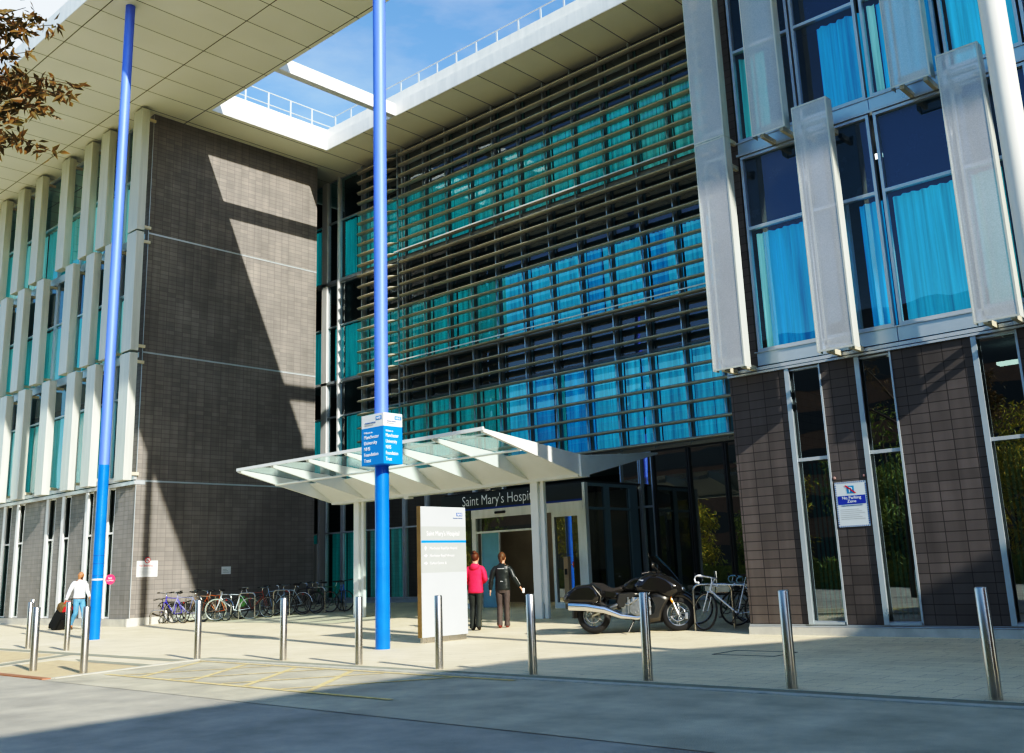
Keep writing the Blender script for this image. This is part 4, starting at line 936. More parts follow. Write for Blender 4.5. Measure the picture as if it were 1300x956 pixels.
# ================================================================ MOTORCYCLE
def motorcycle():
    o = thing('motorcycle', 'black touring motorcycle with chrome exhaust and hard panniers parked before the glazing', 'motorcycle', (-11.86, 16.42, G(16.42)), R_(27)); o.scale = (1.03,)*3
    mb = pm('gloss_black', (.018,.017,.016,1), .10, .0, .05, 3, coat=1.0)
    mg = pm('graphite', (.10,.095,.085,1), .35, .6, .1)
    ms = M_sad; eng = pm('engine_metal', (.5,.5,.48,1), .3, .85, .25, 12)
    r = .325
    for k, cx in enumerate((-.82, .80)):
        c = Vector((cx, 0, r)); g = MB(); g.ring(c, (0,1,0), .215, .022, 28, 6)
        for s in range(6):
            t = 2*PI*s/6+.3; d = Vector((math.cos(t),0,math.sin(t))); d2 = Vector((math.cos(t+.25),0,math.sin(t+.25)))
            g.tube([c+Vector((0,.02,0))+d*.03, c+d*.21], .012, 5); g.tube([c-Vector((0,.02,0))+d*.03, c+d2*.21], .012, 5)
        g.tube([c-Vector((0,.06,0)), c+Vector((0,.06,0))], .04, 12)
        w = g.build('wheel', M_rim, o)
        g = MB(); wdt = .085 if k == 0 else .06
        n = 36
        prof_ = [(-wdt,.225),(-wdt*1.05,.27),(-wdt*.75,.308),(0,.325),(wdt*.75,.308),(wdt*1.05,.27),(wdt,.225)]
        v = []
        for i in range(n):
            t = 2*PI*i/n
            for (yy, rr) in prof_: v.append(c+Vector((rr*math.cos(t), yy, rr*math.sin(t))))
        m_ = len(prof_); fs = [(i*m_+j, i*m_+j+1, ((i+1) % n)*m_+j+1, ((i+1) % n)*m_+j) for i in range(n) for j in range(m_-1)]
        g.add(v, fs, True); g.build('tyre', M_tyre, w)
        g = MB()
        for s in ((-.075,.075) if k else (-.1,)):
            g.ring(c+Vector((0,s,0)), (0,1,0), .135, .014, 26, 4)
            for q in range(6):
                t = q*PI/3; g.tube([c+Vector((0,s,0)), c+Vector((math.cos(t)*.12,s,math.sin(t)*.12))], .006, 4)
        g.build('brake_disc', M_chr, w)
        if k: g = MB(); g.bbox(.93,.98,-.105,-.06,.22,.34,.01); g.bbox(.93,.98,.06,.105,.22,.34,.01); g.build('brake_caliper', M_rim, w)
    # main fairing (side profile x,z), front to the right
    fair = [(-.02,.88),(.12,1.01),(.30,1.10),(.52,1.10),(.74,1.00),(.92,.84),(.93,.70),(.80,.66),(.70,.60),(.60,.62),(.48,.70),(.30,.70),(.10,.72),(-.02,.76)]
    g = MB(); g.pillow(fair, [-.30,-.27,-.18,0,.18,.27,.30], [.42,.16,.03,0,.03,.16,.42]); g.build('fairing', mb, o)
    low = [(.30,.70),(.52,.72),(.68,.62),(.60,.50),(.52,.36),(.48,.19),(.20,.16),(.12,.20),(.36,.30),(.40,.50)]
    g = MB()
    for s in (-1, 1): g.pillow(low, [s*.14, s*.20, s*.25, s*.27], [.1,.0,.04,.3])
    g.build('belly_fairing', mg, o)
    g = MB(); tk = [(-.28,.80),(-.18,.92),(0,1.01),(.22,1.04),(.30,.98),(.25,.82),(.05,.74),(-.18,.74)]
    g.pillow(tk, [-.20,-.17,-.08,0,.08,.17,.20], [.45,.15,.02,0,.02,.15,.45]); g.build('fuel_tank', mb, o)
    g = MB()
    for s in (-1, 1):
        g.prism([(.10,.955),(.36,.945),(.50,.88),(.30,.885)], 'y', s*.262, s*.285)
    g.build('side_badge', pm('pale_silver', (.6,.65,.75,1), .25, .5), o)
    seat = [(-.92,.90),(-.82,.95),(-.62,.93),(-.50,.86),(-.34,.81),(-.16,.84),(-.10,.88),(-.16,.77),(-.40,.71),(-.70,.76),(-.90,.84)]
    g = MB(); g.pillow(seat, [-.18,-.16,-.08,0,.08,.16,.18], [.35,.1,.01,0,.01,.1,.35]); g.build('seat', pm('seat_vinyl', (.045,.04,.035,1), .5, 0, .1), o)
    tail = [(-1.10,.74),(-1.0,.86),(-.80,.90),(-.45,.82),(-.15,.72),(-.22,.60),(-.50,.62),(-.85,.68)]
    g = MB(); g.pillow(tail, [-.17,-.14,0,.14,.17], [.4,.1,0,.1,.4]); g.build('tail_unit', mb, o)
    pan = [(-1.36,.60),(-1.30,.74),(-1.08,.88),(-.76,.90),(-.60,.80),(-.56,.66),(-.66,.54),(-1.32,.56)]
    for s in (-1, 1):
        g = MB(); ws = [s*.18, s*.24, s*.36, s*.41, s*.43]; g.pillow(pan, ws, [.08,.0,.02,.12,.35]); pp_ = g.build('pannier', mb, o)
        g = MB(); g.tube([(-.62,s*.40,.56),(-.60,s*.42,.66),(-.76,s*.41,.86)], .022, 5); g.tube([(-1.24,s*.40,.70),(-1.08,s*.415,.80)], .02, 5); g.build('trim', mg, pp_)
        g = MB(); g.tube([(.30,s*.20,.30),(.05,s*.24,.26),(-.25,s*.28,.30),(-.55,s*.32,.42),(-.90,s*.34,.48),(-1.24,s*.35,.50)], [.035,.04,.05,.075,.085,.085], 12); g.add([], []); g.build('exhaust', M_chr, o)
        # front fork, indicators, mirrors
        g = MB(); g.tube([(.80,s*.085,.325),(.68,s*.09,.62),(.60,s*.10,.82)], [.026,.028,.03], 8); g.build('fork', eng, o)
        g = MB(); g.ball((.70,s*.135,.56), .055, .018, .022, 6, 8, Matrix.Rotation(R_(60), 3, 'Y')); g.build('indicator', pm('amber_lens', (.8,.32,.03,1), .25), o)
        g = MB(); g.tube([(.52,s*.24,1.08),(.44,s*.36,1.18)], .012, 5); g.ball((.42,s*.40,1.20), .035, .09, .06, 6, 10); g.build('mirror', mg, o)
    eb = MB(); eb.bbox(-.25,.32,-.24,.24,.28,.64,.03)
    for q in range(5): eb.box(-.12+.09*q, -.09+.09*q, -.275, .275, .34, .64)
    eb.tube([(.46,-.20,.95),(.30,-.26,.70),(.1,-.27,.45)], .012, 6); eb.tube([(.46,.20,.95),(.30,.26,.70),(.1,.27,.45)], .012, 6); eb.bbox(-.05,.30,-.27,.27,.42,.60,.03)
    for s in (-1, 1):
        eb.tube([(.02,s*.24,.42),(.02,s*.285,.42)], .105, 18); eb.tube([(.22,s*.24,.50),(.22,s*.28,.50)], .07, 16); eb.tube([(-.22,s*.2,.50),(-.22,s*.25,.50)], .06, 12)
        eb.tube([(-.35,s*.18,.56),(-.1,s*.27,.50),(.1,s*.28,.62),(.32,s*.25,.60)], .016, 6); eb.tube([(-.45,s*.22,.36),(-.1,s*.26,.28),(.15,s*.22,.24)], .02, 6)
        eb.tube([(-.30,s*.22,.52),(-.82,s*.12,.33)], .035, 8)
        for q in range(6): eb.tube([(.0+.06*q, s*.26, .34+.02*q), (.03+.06*q, s*.29, .36+.02*q)], .012, 5)
    eb.build('engine', eng, o)
    side = [(-.30,.72),(-.05,.74),(.18,.70),(.05,.66),(-.12,.58),(-.20,.44),(-.32,.42),(-.36,.56)]
    g = MB()
    for s in (-1, 1): g.pillow(side, [s*.17, s*.23, s*.26], [.0,.03,.2])
    g.build('side_cover', mg, o)
    # windscreen
    g = MB(); v = []
    pts = [(.88,.90,.11),(.76,1.08,.19),(.62,1.25,.20),(.46,1.42,.15)]
    for px_, pz_, hw in pts:
        for q in range(7):
            t = -1+2*q/6; v.append((px_-.14*t*t, hw*t*1.25, pz_-.02*t*t))
    g.add(v, [(i*7+j, i*7+j+1, (i+1)*7+j+1, (i+1)*7+j) for i in range(3) for j in range(6)], True)
    g.build('windscreen', glass_mat('smoked_screen', (.10,.11,.12,1), .12), o)
    nose = [(.66,.98),(.80,.92),(.93,.80),(.95,.72),(.86,.66),(.70,.66),(.56,.80)]
    g = MB(); g.pillow(nose, [-.22,-.18,-.09,0,.09,.18,.22], [.5,.2,.03,0,.03,.2,.5]); g.build('nose_cowl', mb, o)
    g = MB()
    for s in (-.10, .10): g.ball((.90,s,.77), .05, .065, .05, 8, 12)
    g.build('headlight', pm('lamp_lens', (.6,.65,.7,1), .08, .3, 0, coat=1), o)
    g = MB()
    for s in (-1, 1): g.tube([(.56,s*.05,1.02),(.50,s*.16,1.08),(.36,s*.34,1.09),(.24,s*.40,1.06)], .016, 8); 
    hb = g.build('handlebar', mg, o); g = MB()
    for s in (-1, 1): g.tube([(.30,s*.375,1.075),(.20,s*.43,1.05)], .024, 8); g.tube([(.40,s*.30,1.10),(.36,s*.42,1.08)], .008, 5)
    g.build('grip', ms, hb)
    g = MB(); g.tube([(.80+.36*math.cos(t), 0, .325+.36*math.sin(t)) for t in [R_(a) for a in range(10,165,14)]], .075, 8)
    for i_, v_ in enumerate(g.v): g.v[i_] = (v_[0], v_[1], v_[2]) 
    g.build('front_mudguard', mb, o)
    g = MB(); g.tube([(-.82+.37*math.cos(t), 0, .325+.37*math.sin(t)) for t in [R_(a) for a in range(60,190,14)]], .07, 8); g.build('rear_mudguard', mg, o)
    g = MB(); g.tube([(-.02,-.18,.22),(-.12,-.30,.0)], .014, 6); g.build('side_stand', mg, o)
    g = MB(); g.tube([(-.62,.0,.92),(-.45,.02,1.40)], .004, 4) if False else g.tube([(.46,-.12,1.0),(.30,-.14,1.46)], .004, 4); g.build('aerial', mg, o)
    g = MB(); g.bbox(-1.12,-1.06,-.12,.12,.70,.80,.01); g.build('tail_lamp', MATS['reflector_red'], o)
    o.rotation_euler = (R_(-5), 0, R_(27))
    return o
motorcycle()

# ================================================================ PEOPLE
def skin(name, verts, edges, radii, mat, parent, root=0, sub=2, q=1.0):
    verts = [(v[0]/q, v[1], v[2]) for v in verts]
    me = bpy.data.meshes.new(name); me.from_pydata(verts, edges, []); me.update()
    ob = bpy.data.objects.new(name, me); C.objects.link(ob)
    md = ob.modifiers.new('skin', 'SKIN'); md.use_smooth_shade = True
    for i, r in enumerate(radii):
        sv = me.skin_vertices[0].data[i]; sv.radius = r if isinstance(r, tuple) else (r, r); sv.use_root = (i == root)
    ms = ob.modifiers.new('sub', 'SUBSURF'); ms.levels = sub; ms.render_levels = sub
    bpy.context.view_layer.update()
    m2 = bpy.data.meshes.new_from_object(ob.evaluated_get(bpy.context.evaluated_depsgraph_get()))
    bpy.data.objects.remove(ob); m2.materials.clear(); m2.materials.append(mat); m2.name = name
    for v_ in m2.vertices: v_.co.x *= q
    o = bpy.data.objects.new(name, m2); C.objects.link(o)
    if parent: o.parent = parent
    return o
def person(label, x, y, yaw, H, J, cols, female=False, hair='bun', top_len=.0, extras=None):
    """J: joint dict in a 1.75 m frame, facing +X. yaw turns the whole figure."""
    o = thing('person', label, 'person', (x, y, G(y)), yaw); k = H/1.75; o.scale = (k, k, k)
    sk = pm('skin_'+cols['skinname'], cols['skin'], .5, 0, .06)
    V = []; E = []; Rr = []
    def a(p, r, frm=None):
        V.append(tuple(p)); Rr.append(r)
        if frm is not None: E.append((frm, len(V)-1))
        return len(V)-1
    pel = a(J['pelvis'], (.125,.105)); sp_ = a(J['spine'], (.115,.095), pel); chs = a(J['chest'], (.135,.10), sp_); nk0 = a(J['neckbase'], .058, chs); nk = a(J['neck'], .052, nk0)
    hd0 = a(J['head0'], (.086,.080), nk); hd1 = a(J['head1'], (.112,.104), hd0); hd2 = a(J['head2'], (.092,.088), hd1)
    fingers = MB()
    for s in ('L', 'R'):
        sh = a(Vector(J['sh'+s])+Vector((0,0,-.012)), .043, nk0); el = a(J['el'+s], .042, sh); wr = a(J['wr'+s], (.027,.024), el); d = (Vector(J['wr'+s])-Vector(J['el'+s])).normalized()
        hp = Vector(J['wr'+s])+d*.06; ha = a(hp, (.038,.02), wr); hb_ = a(hp+d*.035, (.036,.018), ha)
        side = Vector((1,0,0)); curl = Vector(J.get('curl'+s, (.3,0,0)))
        for q, ln in enumerate((.062,.072,.068,.055)):
            b = hp+d*.035+side*(.024-.016*q); m_ = b+d*ln*.5+curl*.01; t_ = m_+(d+curl*1.6).normalized()*ln*.5
            fingers.tube([b, m_, t_], [.009,.008,.006], 6)
        b = hp-d*.01+side*.03; fingers.tube([b, b+side*.025+d*.02, b+side*.03+d*.05], [.010,.009,.007], 6)
        hi = a(J['hip'+s], .088, pel); kn = a(J['kn'+s], .058, hi); an = a(J['an'+s], (.038,.036), kn); fd = Vector(J.get('foot'+s, (1,0,0))).normalized()
        to = a(Vector(J['an'+s])+fd*.13+Vector((0,0,-.055)), (.035,.022), an)
    body = skin('body', V, E, Rr, sk, o)
    # fingers join the same mesh
    bm = bmesh.new(); bm.from_mesh(body.data); vv = [bm.verts.new(p) for p in fingers.v]
    for f in fingers.f:
        try: bm.faces.new([vv[i] for i in f]).smooth = True
        except ValueError: pass
    h2, h1 = Vector(J['head2']), Vector(J['head1']); fx = Vector(J.get('face', (1,0,0))).normalized(); sy = Vector((0,0,1)).cross(fx)
    def blob(c, rx, ry, rz):
        g = MB(); g.ball(c, rx, ry, rz, 6, 8); vq = [bm.verts.new(p) for p in g.v]
        for f in g.f:
            try: bm.faces.new([vq[i] for i in f]).smooth = True
            except ValueError: pass
    blob(h1-fx*.006+Vector((0,0,.002)), .100, .080, .102)                      # cranium
    blob(h1+fx*.104+Vector((0,0,-.012)), .022, .013, .022)                       # nose
    for s in (-1, 1): blob(h1+sy*.086*s+Vector((0,0,-.01)), .018, .010, .028)    # ears
    bm.to_mesh(body.data); bm.free()
    g = MB()
    for s in (-1, 1): g.ball(h1+fx*.092+sy*.033*s+Vector((0,0,.012)), .008, .011, .006, 5, 8)
    g.build('eyes', M_black, o)
    g = MB(); g.ball(h1+fx*.092+Vector((0,0,-.055)), .007, .022, .006, 5, 8); g.build('mouth', pm('lips', (.35,.14,.10,1), .5), o)
    # clothes: lofted shells with creases
    def loft(g, secs, n=22, sub=4, amp=.006, fr=11, sd=0):
        rows = []
        for i in range(len(secs)-1):
            for q in range(sub): 
                t = q/sub; t2 = t*t*(3-2*t)*.5+t*.5; rows.append([secs[i][k_]*(1-t2)+secs[i+1][k_]*t2 for k_ in range(5)])
        rows.append(secs[-1]); v = []
        for (cx, cy, cz, rx, ry) in rows:
            for j in range(n):
                a_ = 2*PI*j/n; c_, s2 = math.cos(a_), math.sin(a_)
                c_ = math.copysign(abs(c_)**.85, c_); s2 = math.copysign(abs(s2)**.85, s2)
                pt = Vector((cx+rx*c_, cy+ry*s2, cz)); e_ = noise.noise(Vector((pt.x*fr, pt.y*fr, pt.z*fr*.9+sd)))*amp+noise.noise(Vector((pt.x*fr*2.5, pt.y*fr*2.5, pt.z*fr*4+sd)))*amp*.5
                v.append(pt+Vector((c_, s2, 0))*e_)
        m_ = len(rows); g.add(v, [(i*n+j, i*n+(j+1) % n, (i+1)*n+(j+1) % n, (i+1)*n+j) for i in range(m_-1) for j in range(n)], True)
        g.add(v[:n], [tuple(range(n))]); g.add(v[-n:], [tuple(range(n))[::-1]])
    def limb(g, pts, sub=5, n=14, amp=.006, sd=0):
        P_ = []; R2 = []
        for i in range(len(pts)-1):
            for q in range(sub):
                t = q/sub; P_.append(Vector(pts[i][0]).lerp(Vector(pts[i+1][0]), t)); R2.append(pts[i][1]*(1-t)+pts[i+1][1]*t)
        P_.append(Vector(pts[-1][0])); R2.append(pts[-1][1])
        R2 = [r_+noise.noise(p_*26+Vector((sd,0,0)))*amp for r_, p_ in zip(R2, P_)]
        k0 = len(g.v); g.tube(P_, R2, n)
        for i_ in range(k0, len(g.v)):
            q_ = Vector(g.v[i_]); g.v[i_] = tuple(q_+Vector((1,1,.3))*noise.noise(q_*19+Vector((0,sd,0)))*amp)
    bk = cols.get('bulk', 1.0); px, py, pz = J['pelvis']; cxx = J['chest'][0]
    g = MB()
    loft(g, [(px,0,.80,.10,.13), (px,0,.87,.122,.165), (px,0,.95,.122,.165), (px,0,1.03,.108,.148)], sd=3)
    for s in ('L', 'R'):
        hi_, kn_, an_ = Vector(J['hip'+s]), Vector(J['kn'+s]), Vector(J['an'+s]); fl = cols.get('flare', .062)
        limb(g, [(hi_+Vector((0,0,.02)), .098), (hi_.lerp(kn_, .5), .086), (kn_, .070), (kn_.lerp(an_, .5), .066), (an_+(kn_-an_).normalized()*.06, fl), (an_+Vector((0,0,-.045)), fl*1.12)], sd=7 if s == 'L' else 9)
    g.build('trousers', pm(cols['trn'], cols['tr'], .85, 0, .25, 9, .4), o)
    hz = .93-top_len; g = MB()
    loft(g, [(px,0,hz,.125*bk,.172*bk), (px,0,hz+.02,.135*bk,.182*bk), (px,0,1.02,.128*bk,.172*bk), (px*.5,0,1.12,.122*bk,.166*bk), (cxx,0,1.27,.130*bk,.190*bk), (cxx-.005,0,1.37,.118*bk,.205), (cxx-.01,0,1.425,.098,.178), (cxx-.012,0,1.465,.075,.10), (cxx-.01,0,1.495,.062,.068)], amp=.010, sd=1)
    for s in ('L', 'R'):
        a_, b2_, c2_ = Vector(J['sh'+s]), Vector(J['el'+s]), Vector(J['wr'+s]); sg2 = 1 if s == 'L' else -1
        a0 = a_+Vector((0, -.035*sg2, -.022))
        g.ball(a0+Vector((0,.01*sg2,-.005)), .076, .076, .070, 8, 12)
        limb(g, [(a0, .074), (a_.lerp(b2_, .35), .070), (b2_, .058), (b2_.lerp(c2_, .4), .056), (b2_.lerp(c2_, .9), .044), (c2_+(c2_-b2_).normalized()*.01, .040)], amp=.009, sd=5 if s == 'L' else 6)
    g.build('top', pm(cols['topn'], cols['top'], cols.get('trough', .75), 0, .18, 10, .5, bscale=22), o)
    # shoes
    for s in ('L', 'R'):
        fd = Vector(J.get('foot'+s, (1,0,0))).normalized(); an_ = Vector(J['an'+s]); sdir = Vector((0,0,1)).cross(fd)
        rot = Matrix((Vector(fd), Vector(sdir), Vector((0,0,1)))).transposed()
        rot3 = rot @ Matrix.Rotation(J.get('pitch'+s, 0), 3, 'Y')
        g = MB(); g.ball(an_+rot3 @ Vector((.055,0,-.048)), .125, .045, .042, 8, 12, rot3); g.build('shoe', pm(cols['shn'], cols['sh'], .5), o)
    # hair
    hm = pm('hair_'+cols['hairn'], cols['hair'], .6, 0, .3, 40)
    if hair != 'bald':
        g = MB(); g.ball(h1-fx*.022+Vector((0,0,.020)), .106, .096, .116, 12, 16)
        g.v = [(p[0], p[1], p[2]) if (Vector(p)-h1).dot(fx) < .055 else tuple(Vector(p)-fx*((Vector(p)-h1).dot(fx)-.055)) for p in g.v]
        for i_, v_ in enumerate(g.v): g.v[i_] = tuple(Vector(v_)*1.0+Vector((1,1,1))*noise.noise(Vector(v_)*40)*.004)
        if hair == 'bun': g.ball(h1-fx*.085+Vector((0,0,.115)), .048, .052, .048, 8, 12); g.ring(h1-fx*.072+Vector((0,0,.095)), Vector((-.5*fx.x,-.5*fx.y,.8)), .036, .010, 14, 5)
        if hair == 'tail': g.ball(h1-fx*.105+Vector((0,.01,-.055)), .032, .045, .09, 8, 10)
        g.build('hair', hm, o)
    else:
        g = MB(); g.ball(h1+fx*.068+Vector((0,0,-.088)), .036, .045, .026, 6, 10); g.build('beard', hm, o)
    if extras: extras(o, J)
    return o
base = dict(pelvis=(0,0,.95), spine=(.0,0,1.10), chest=(.01,0,1.28), neckbase=(-.01,0,1.44), neck=(.005,0,1.50), head0=(.02,0,1.565), head1=(.025,0,1.635), head2=(.015,0,1.685))
JW1 = dict(base, shL=(-.01,.175,1.40), shR=(-.01,-.175,1.40), elL=(-.03,.245,1.14), elR=(-.02,-.235,1.14), wrL=(.14,.17,1.04), wrR=(.15,-.13,1.06),
           hipL=(0,.085,.90), hipR=(0,-.085,.90), knL=(.05,.085,.50), knR=(-.03,-.085,.50), anL=(-.04,.085,.09), anR=(-.15,-.08,.12), pitchR=.35)
def jacket_extra(o, J):
    g = MB(); g.tube([(-.085,-.12,1.37),(-.117,-.05,1.37),(-.117,.05,1.37),(-.085,.12,1.37)], .007, 5)
    g.tube([(-.128,-.035,1.07),(-.131,.03,1.075)], .008, 5)
    g.build('reflective_trim', pm('silver_trim', (.8,.8,.78,1), .3, .3), o)
    w = Vector(J['wrR']); e = Vector(J['elR']); d = (w-e).normalized()
    g = MB()
    for s in ('L', 'R'):
        a, b, c = Vector(J['sh'+s]), Vector(J['el'+s]), Vector(J['wr'+s]); sg_ = 1 if s == 'L' else -1
        g.tube([a+Vector((-.03,.035*sg_,-.03)), b+Vector((-.02,.052*sg_,.02)), b.lerp(c, .8)+Vector((-.01,.045*sg_,0))], .007, 5)
    g.build('sleeve_piping', pm('piping_grey', (.7,.7,.68,1), .4), o)
def hood_extra(o, J):
    g = MB(); g.ball((-.085,0,1.42), .075, .115, .085, 10, 14); h = g.build('hood', pm('pink_fleece', (.62,.045,.13,1), .8), o)
    for v in h.data.vertices: v.co += Vector((1,1,1))*noise.noise(v.co*18)*.012
    g = MB(); g.box(-.09,.09,-.15,.15,.905,.925); 
yawW = R_(115)
person('woman in a bright pink hooded jacket with her hair in a bun', -16.22, 16.36, R_(122), 1.70, JW1,
       dict(skin=(.62,.36,.24,1), skinname='fair', top=(.68,.03,.09,1), topn='pink_fleece', tr=(.035,.04,.035,1), trn='dark_green_trousers', flare=.066, sh=(.02,.02,.02,1), shn='black_shoe', hair=(.10,.035,.012,1), hairn='auburn'), True, 'bun', .10, hood_extra)
JW2 = dict(base, shL=(-.01,.18,1.40), shR=(-.01,-.18,1.40), elL=(-.03,.27,1.13), elR=(-.05,-.285,1.15), wrL=(.0,.30,.90), wrR=(.05,-.40,.95),
           hipL=(0,.085,.90), hipR=(0,-.085,.90), knL=(.02,.085,.50), knR=(.0,-.085,.50), anL=(-.06,.085,.10), anR=(.03,-.075,.09), pitchL=.2, curlR=(.5,.6,-.2))
w2 = person('woman in a black sports jacket with silver trim holding a white cup', -15.84, 16.85, R_(122), 1.66, JW2,
       dict(skin=(.62,.34,.22,1), skinname='ruddy', top=(.028,.034,.032,1), topn='black_shell_jacket', trough=.38, tr=(.085,.07,.065,1), trn='brown_grey_trousers', flare=.064, sh=(.25,.06,.05,1), shn='red_shoe', hair=(.10,.05,.02,1), hairn='brown'), True, 'tail', .06, jacket_extra)
cp = MB(); cp.tube([(0,0,-.05),(0,0,.05),(0,0,.056)], [.028,.036,.034], 14)
co = cp.build('drinks_cup', M_signw)
hw = Vector(JW2['wrR']); dd = (hw-Vector(JW2['elR'])).normalized(); pos = Matrix.Rotation(R_(122), 3, 'Z') @ ((hw+dd*.115+Vector((.035,-.02,-.02)))*(1.66/1.75))
co.location = Vector((-15.84,16.85,G(16.85)))+pos; tag(co, 'white drinks cup in the hand of the woman in black', 'cup')
# man walking towards the right, suitcase behind him
JM = dict(base, shL=(-.0,.20,1.42), shR=(-.02,-.20,1.42), elL=(.02,.27,1.15), elR=(-.10,-.28,1.16), wrL=(.17,.24,.97), wrR=(-.20,-.30,.92),
          hipL=(0,.09,.90), hipR=(0,-.09,.90), knL=(.14,.085,.50), knR=(-.02,-.085,.50), anL=(.20,.085,.09), anR=(-.26,-.08,.14), pitchR=.5, face=(1,-.15,0))
def shirt_extra(o, J):
    g = MB(); g.ring((0,0,.925), (0,0,1), .150, .014, 24, 6); g.v = [(v[0]*.88, v[1]*1.14, v[2]) for v in g.v]; g.build('belt', pm('belt_brown', (.14,.06,.03,1), .5), o)
    g = MB(); g.ring((.005,0,1.475), (.25,0,1), .062, .016, 18, 6); g.build('collar', pm('white_shirt', (.80,.83,.88,1), .7), o)
man = person('bald man in a white shirt and blue jeans walking by the left blue pole', -31.8, 14.35, R_(14), 1.77, JM,
       dict(skin=(.42,.19,.09,1), skinname='brown', top=(.80,.83,.88,1), topn='white_shirt', tr=(.10,.30,.50,1), trn='blue_jeans', flare=.072, sh=(.06,.03,.015,1), shn='brown_shoe', hair=(.06,.035,.025,1), hairn='dark'), False, 'bald', -.01, shirt_extra)
# suitcase: soft black wheeled case, tilted
sc_ = thing('suitcase', 'black soft wheeled suitcase pulled behind the man in the white shirt', 'suitcase', (-32.50, 13.98, 0), R_(14))
g = MB(); g.bbox(-.16,.16,-.24,.24,0.06,.74,.05)
cs = g.build('case_body', pm('black_nylon', (.015,.017,.016,1), .6, 0, .3, 12, .5), sc_); cs.rotation_euler = (0, R_(38), 0)
for v in cs.data.vertices: v.co += Vector((1,1,1))*noise.noise(v.co*9)*.02
g = MB(); g.bbox(.155,.22,-.18,.18,.14,.52,.03); fp = g.build('front_pocket', MATS['black_nylon'], cs)
g = MB()
for s in (-.18, .18): g.tube([(-.10,s-.02,.05),(-.10,s+.02,.05)], .05, 12)
wh = g.build('wheel', M_tyre, cs)
g = MB(); g.tube([(-.13,-.1,.7),(-.13,-.1,1.08)], .010, 6); g.tube([(-.13,.1,.7),(-.13,.1,1.08)], .010, 6); g.tube([(-.13,-.12,1.08),(-.13,.12,1.08)], .014, 6); g.build('pull_handle', M_dark, cs)
hbg = thing('hand_bag', 'brown and red holdall resting on top of the black suitcase', 'bag', (-32.08, 14.03, .60), R_(14))
g = MB(); g.bbox(-.13,.13,-.22,.22,-.02,.22,.06); hb2 = g.build('bag_body', pm('brown_leather', (.14,.10,.05,1), .6, 0, .3, 10), hbg)
for v in hb2.data.vertices: v.co += Vector((1,1,1))*noise.noise(v.co*11)*.02
g = MB(); g.box(.125,.14,-.17,.17,.02,.19); g.build('red_panel', M_red, hbg)
g = MB(); g.tube([(0,-.12,.2),(0,-.10,.30),(0,.10,.30),(0,.12,.2)], .012, 6); g.build('handle', M_red, hbg)
hbg.rotation_euler = (0, R_(30), R_(14))

# ================================================================ TREES
def leafmesh(cent, n, rad, size, g, droop=.4):
    for _ in range(n):
        while True:
            p = Vector((random.uniform(-1,1), random.uniform(-1,1), random.uniform(-1,1)))
            if p.length < 1: break
        c = Vector(cent)+Vector((p.x*rad[0], p.y*rad[1], p.z*rad[2]))
        d = Vector((random.uniform(-1,1), random.uniform(-1,1), random.uniform(-1,.4)-droop)).normalized(); s_ = size*random.uniform(.6,1.3)
        n_ = d.orthogonal().normalized(); n_ = Matrix.Rotation(random.uniform(0,6.28), 3, d) @ n_; w_ = d.cross(n_)*s_*.17
        g.add([c, c+d*s_*.45+w_+n_*s_*.06, c+d*s_, c+d*s_*.45-w_+n_*s_*.06], [(0,1,2), (0,2,3)])
def leaf_mat(name, c1, c2):
    m, t = nt(name); L = t.links.new
    out = N(t, 'ShaderNodeOutputMaterial'); p = N(t, 'ShaderNodeBsdfPrincipled'); tl = N(t, 'ShaderNodeBsdfTranslucent'); mx = N(t, 'ShaderNodeMixShader'); mx.inputs[0].default_value = .3
    geo = N(t, 'ShaderNodeNewGeometry'); ns = N(t, 'ShaderNodeTexNoise'); ns.inputs['Scale'].default_value = 7; ns.inputs['Detail'].default_value = 4; L(geo.outputs['Position'], ns.inputs['Vector'])
    cr = N(t, 'ShaderNodeValToRGB'); cr.color_ramp.elements[0].position = .35; cr.color_ramp.elements[1].position = .65; cr.color_ramp.elements[0].color = c1; cr.color_ramp.elements[1].color = c2; L(ns.outputs[0], cr.inputs[0])
    L(cr.outputs[0], p.inputs['Base Color']); L(cr.outputs[0], tl.inputs[0]); p.inputs['Roughness'].default_value = .5
    L(p.outputs[0], mx.inputs[1]); L(tl.outputs[0], mx.inputs[2]); L(mx.outputs[0], out.inputs[0]); return m
M_bark = pm('bark', (.09,.07,.05,1), .9, 0, .3, 12, .6)
M_aut = leaf_mat('autumn_leaves', (.22,.12,.035,1), (.10,.085,.025,1))
M_yg = leaf_mat('yellow_green_leaves', (.62,.45,.05,1), (.16,.26,.04,1))
M_gr = leaf_mat('green_leaves', (.08,.18,.04,1), (.34,.36,.06,1))
# near tree off the left edge whose branch hangs into view
tr = thing('broadleaf_tree', 'tree with brown autumn leaves whose branch tips hang in at the upper left', 'tree', (-12.4, .9, 0))
TO = (-12.4, .9, 0)
g = MB(); g.tube([(-12.4,.9,-.05),(-12.35,.95,1.2),(-12.3,1.0,2.6),(-12.1,1.1,4.2),(-11.9,1.3,5.8)], [.16,.13,.12,.10,.06], 12); g.build('trunk', M_bark, tr, TO)
g = MB(); lf = MB()
br = [((-12.15,1.05,3.9), (-10.6,1.9,5.4), (-8.95,2.80,5.75)), ((-12.0,1.2,5.0), (-10.5,2.1,6.2), (-8.85,2.85,6.30)), ((-12.1,1.1,4.2), (-10.8,1.8,4.8), (-9.1,2.70,5.35)),
      ((-11.9,1.3,5.8), (-12.6,1.9,7.2), (-13.2,2.2,8.0)), ((-12.0,1.2,5.2), (-13.4,.4,6.4), (-14.6,-.3,6.9)), ((-12.2,1.0,4.4), (-11.8,-.2,5.6), (-11.3,-1.2,6.2))]
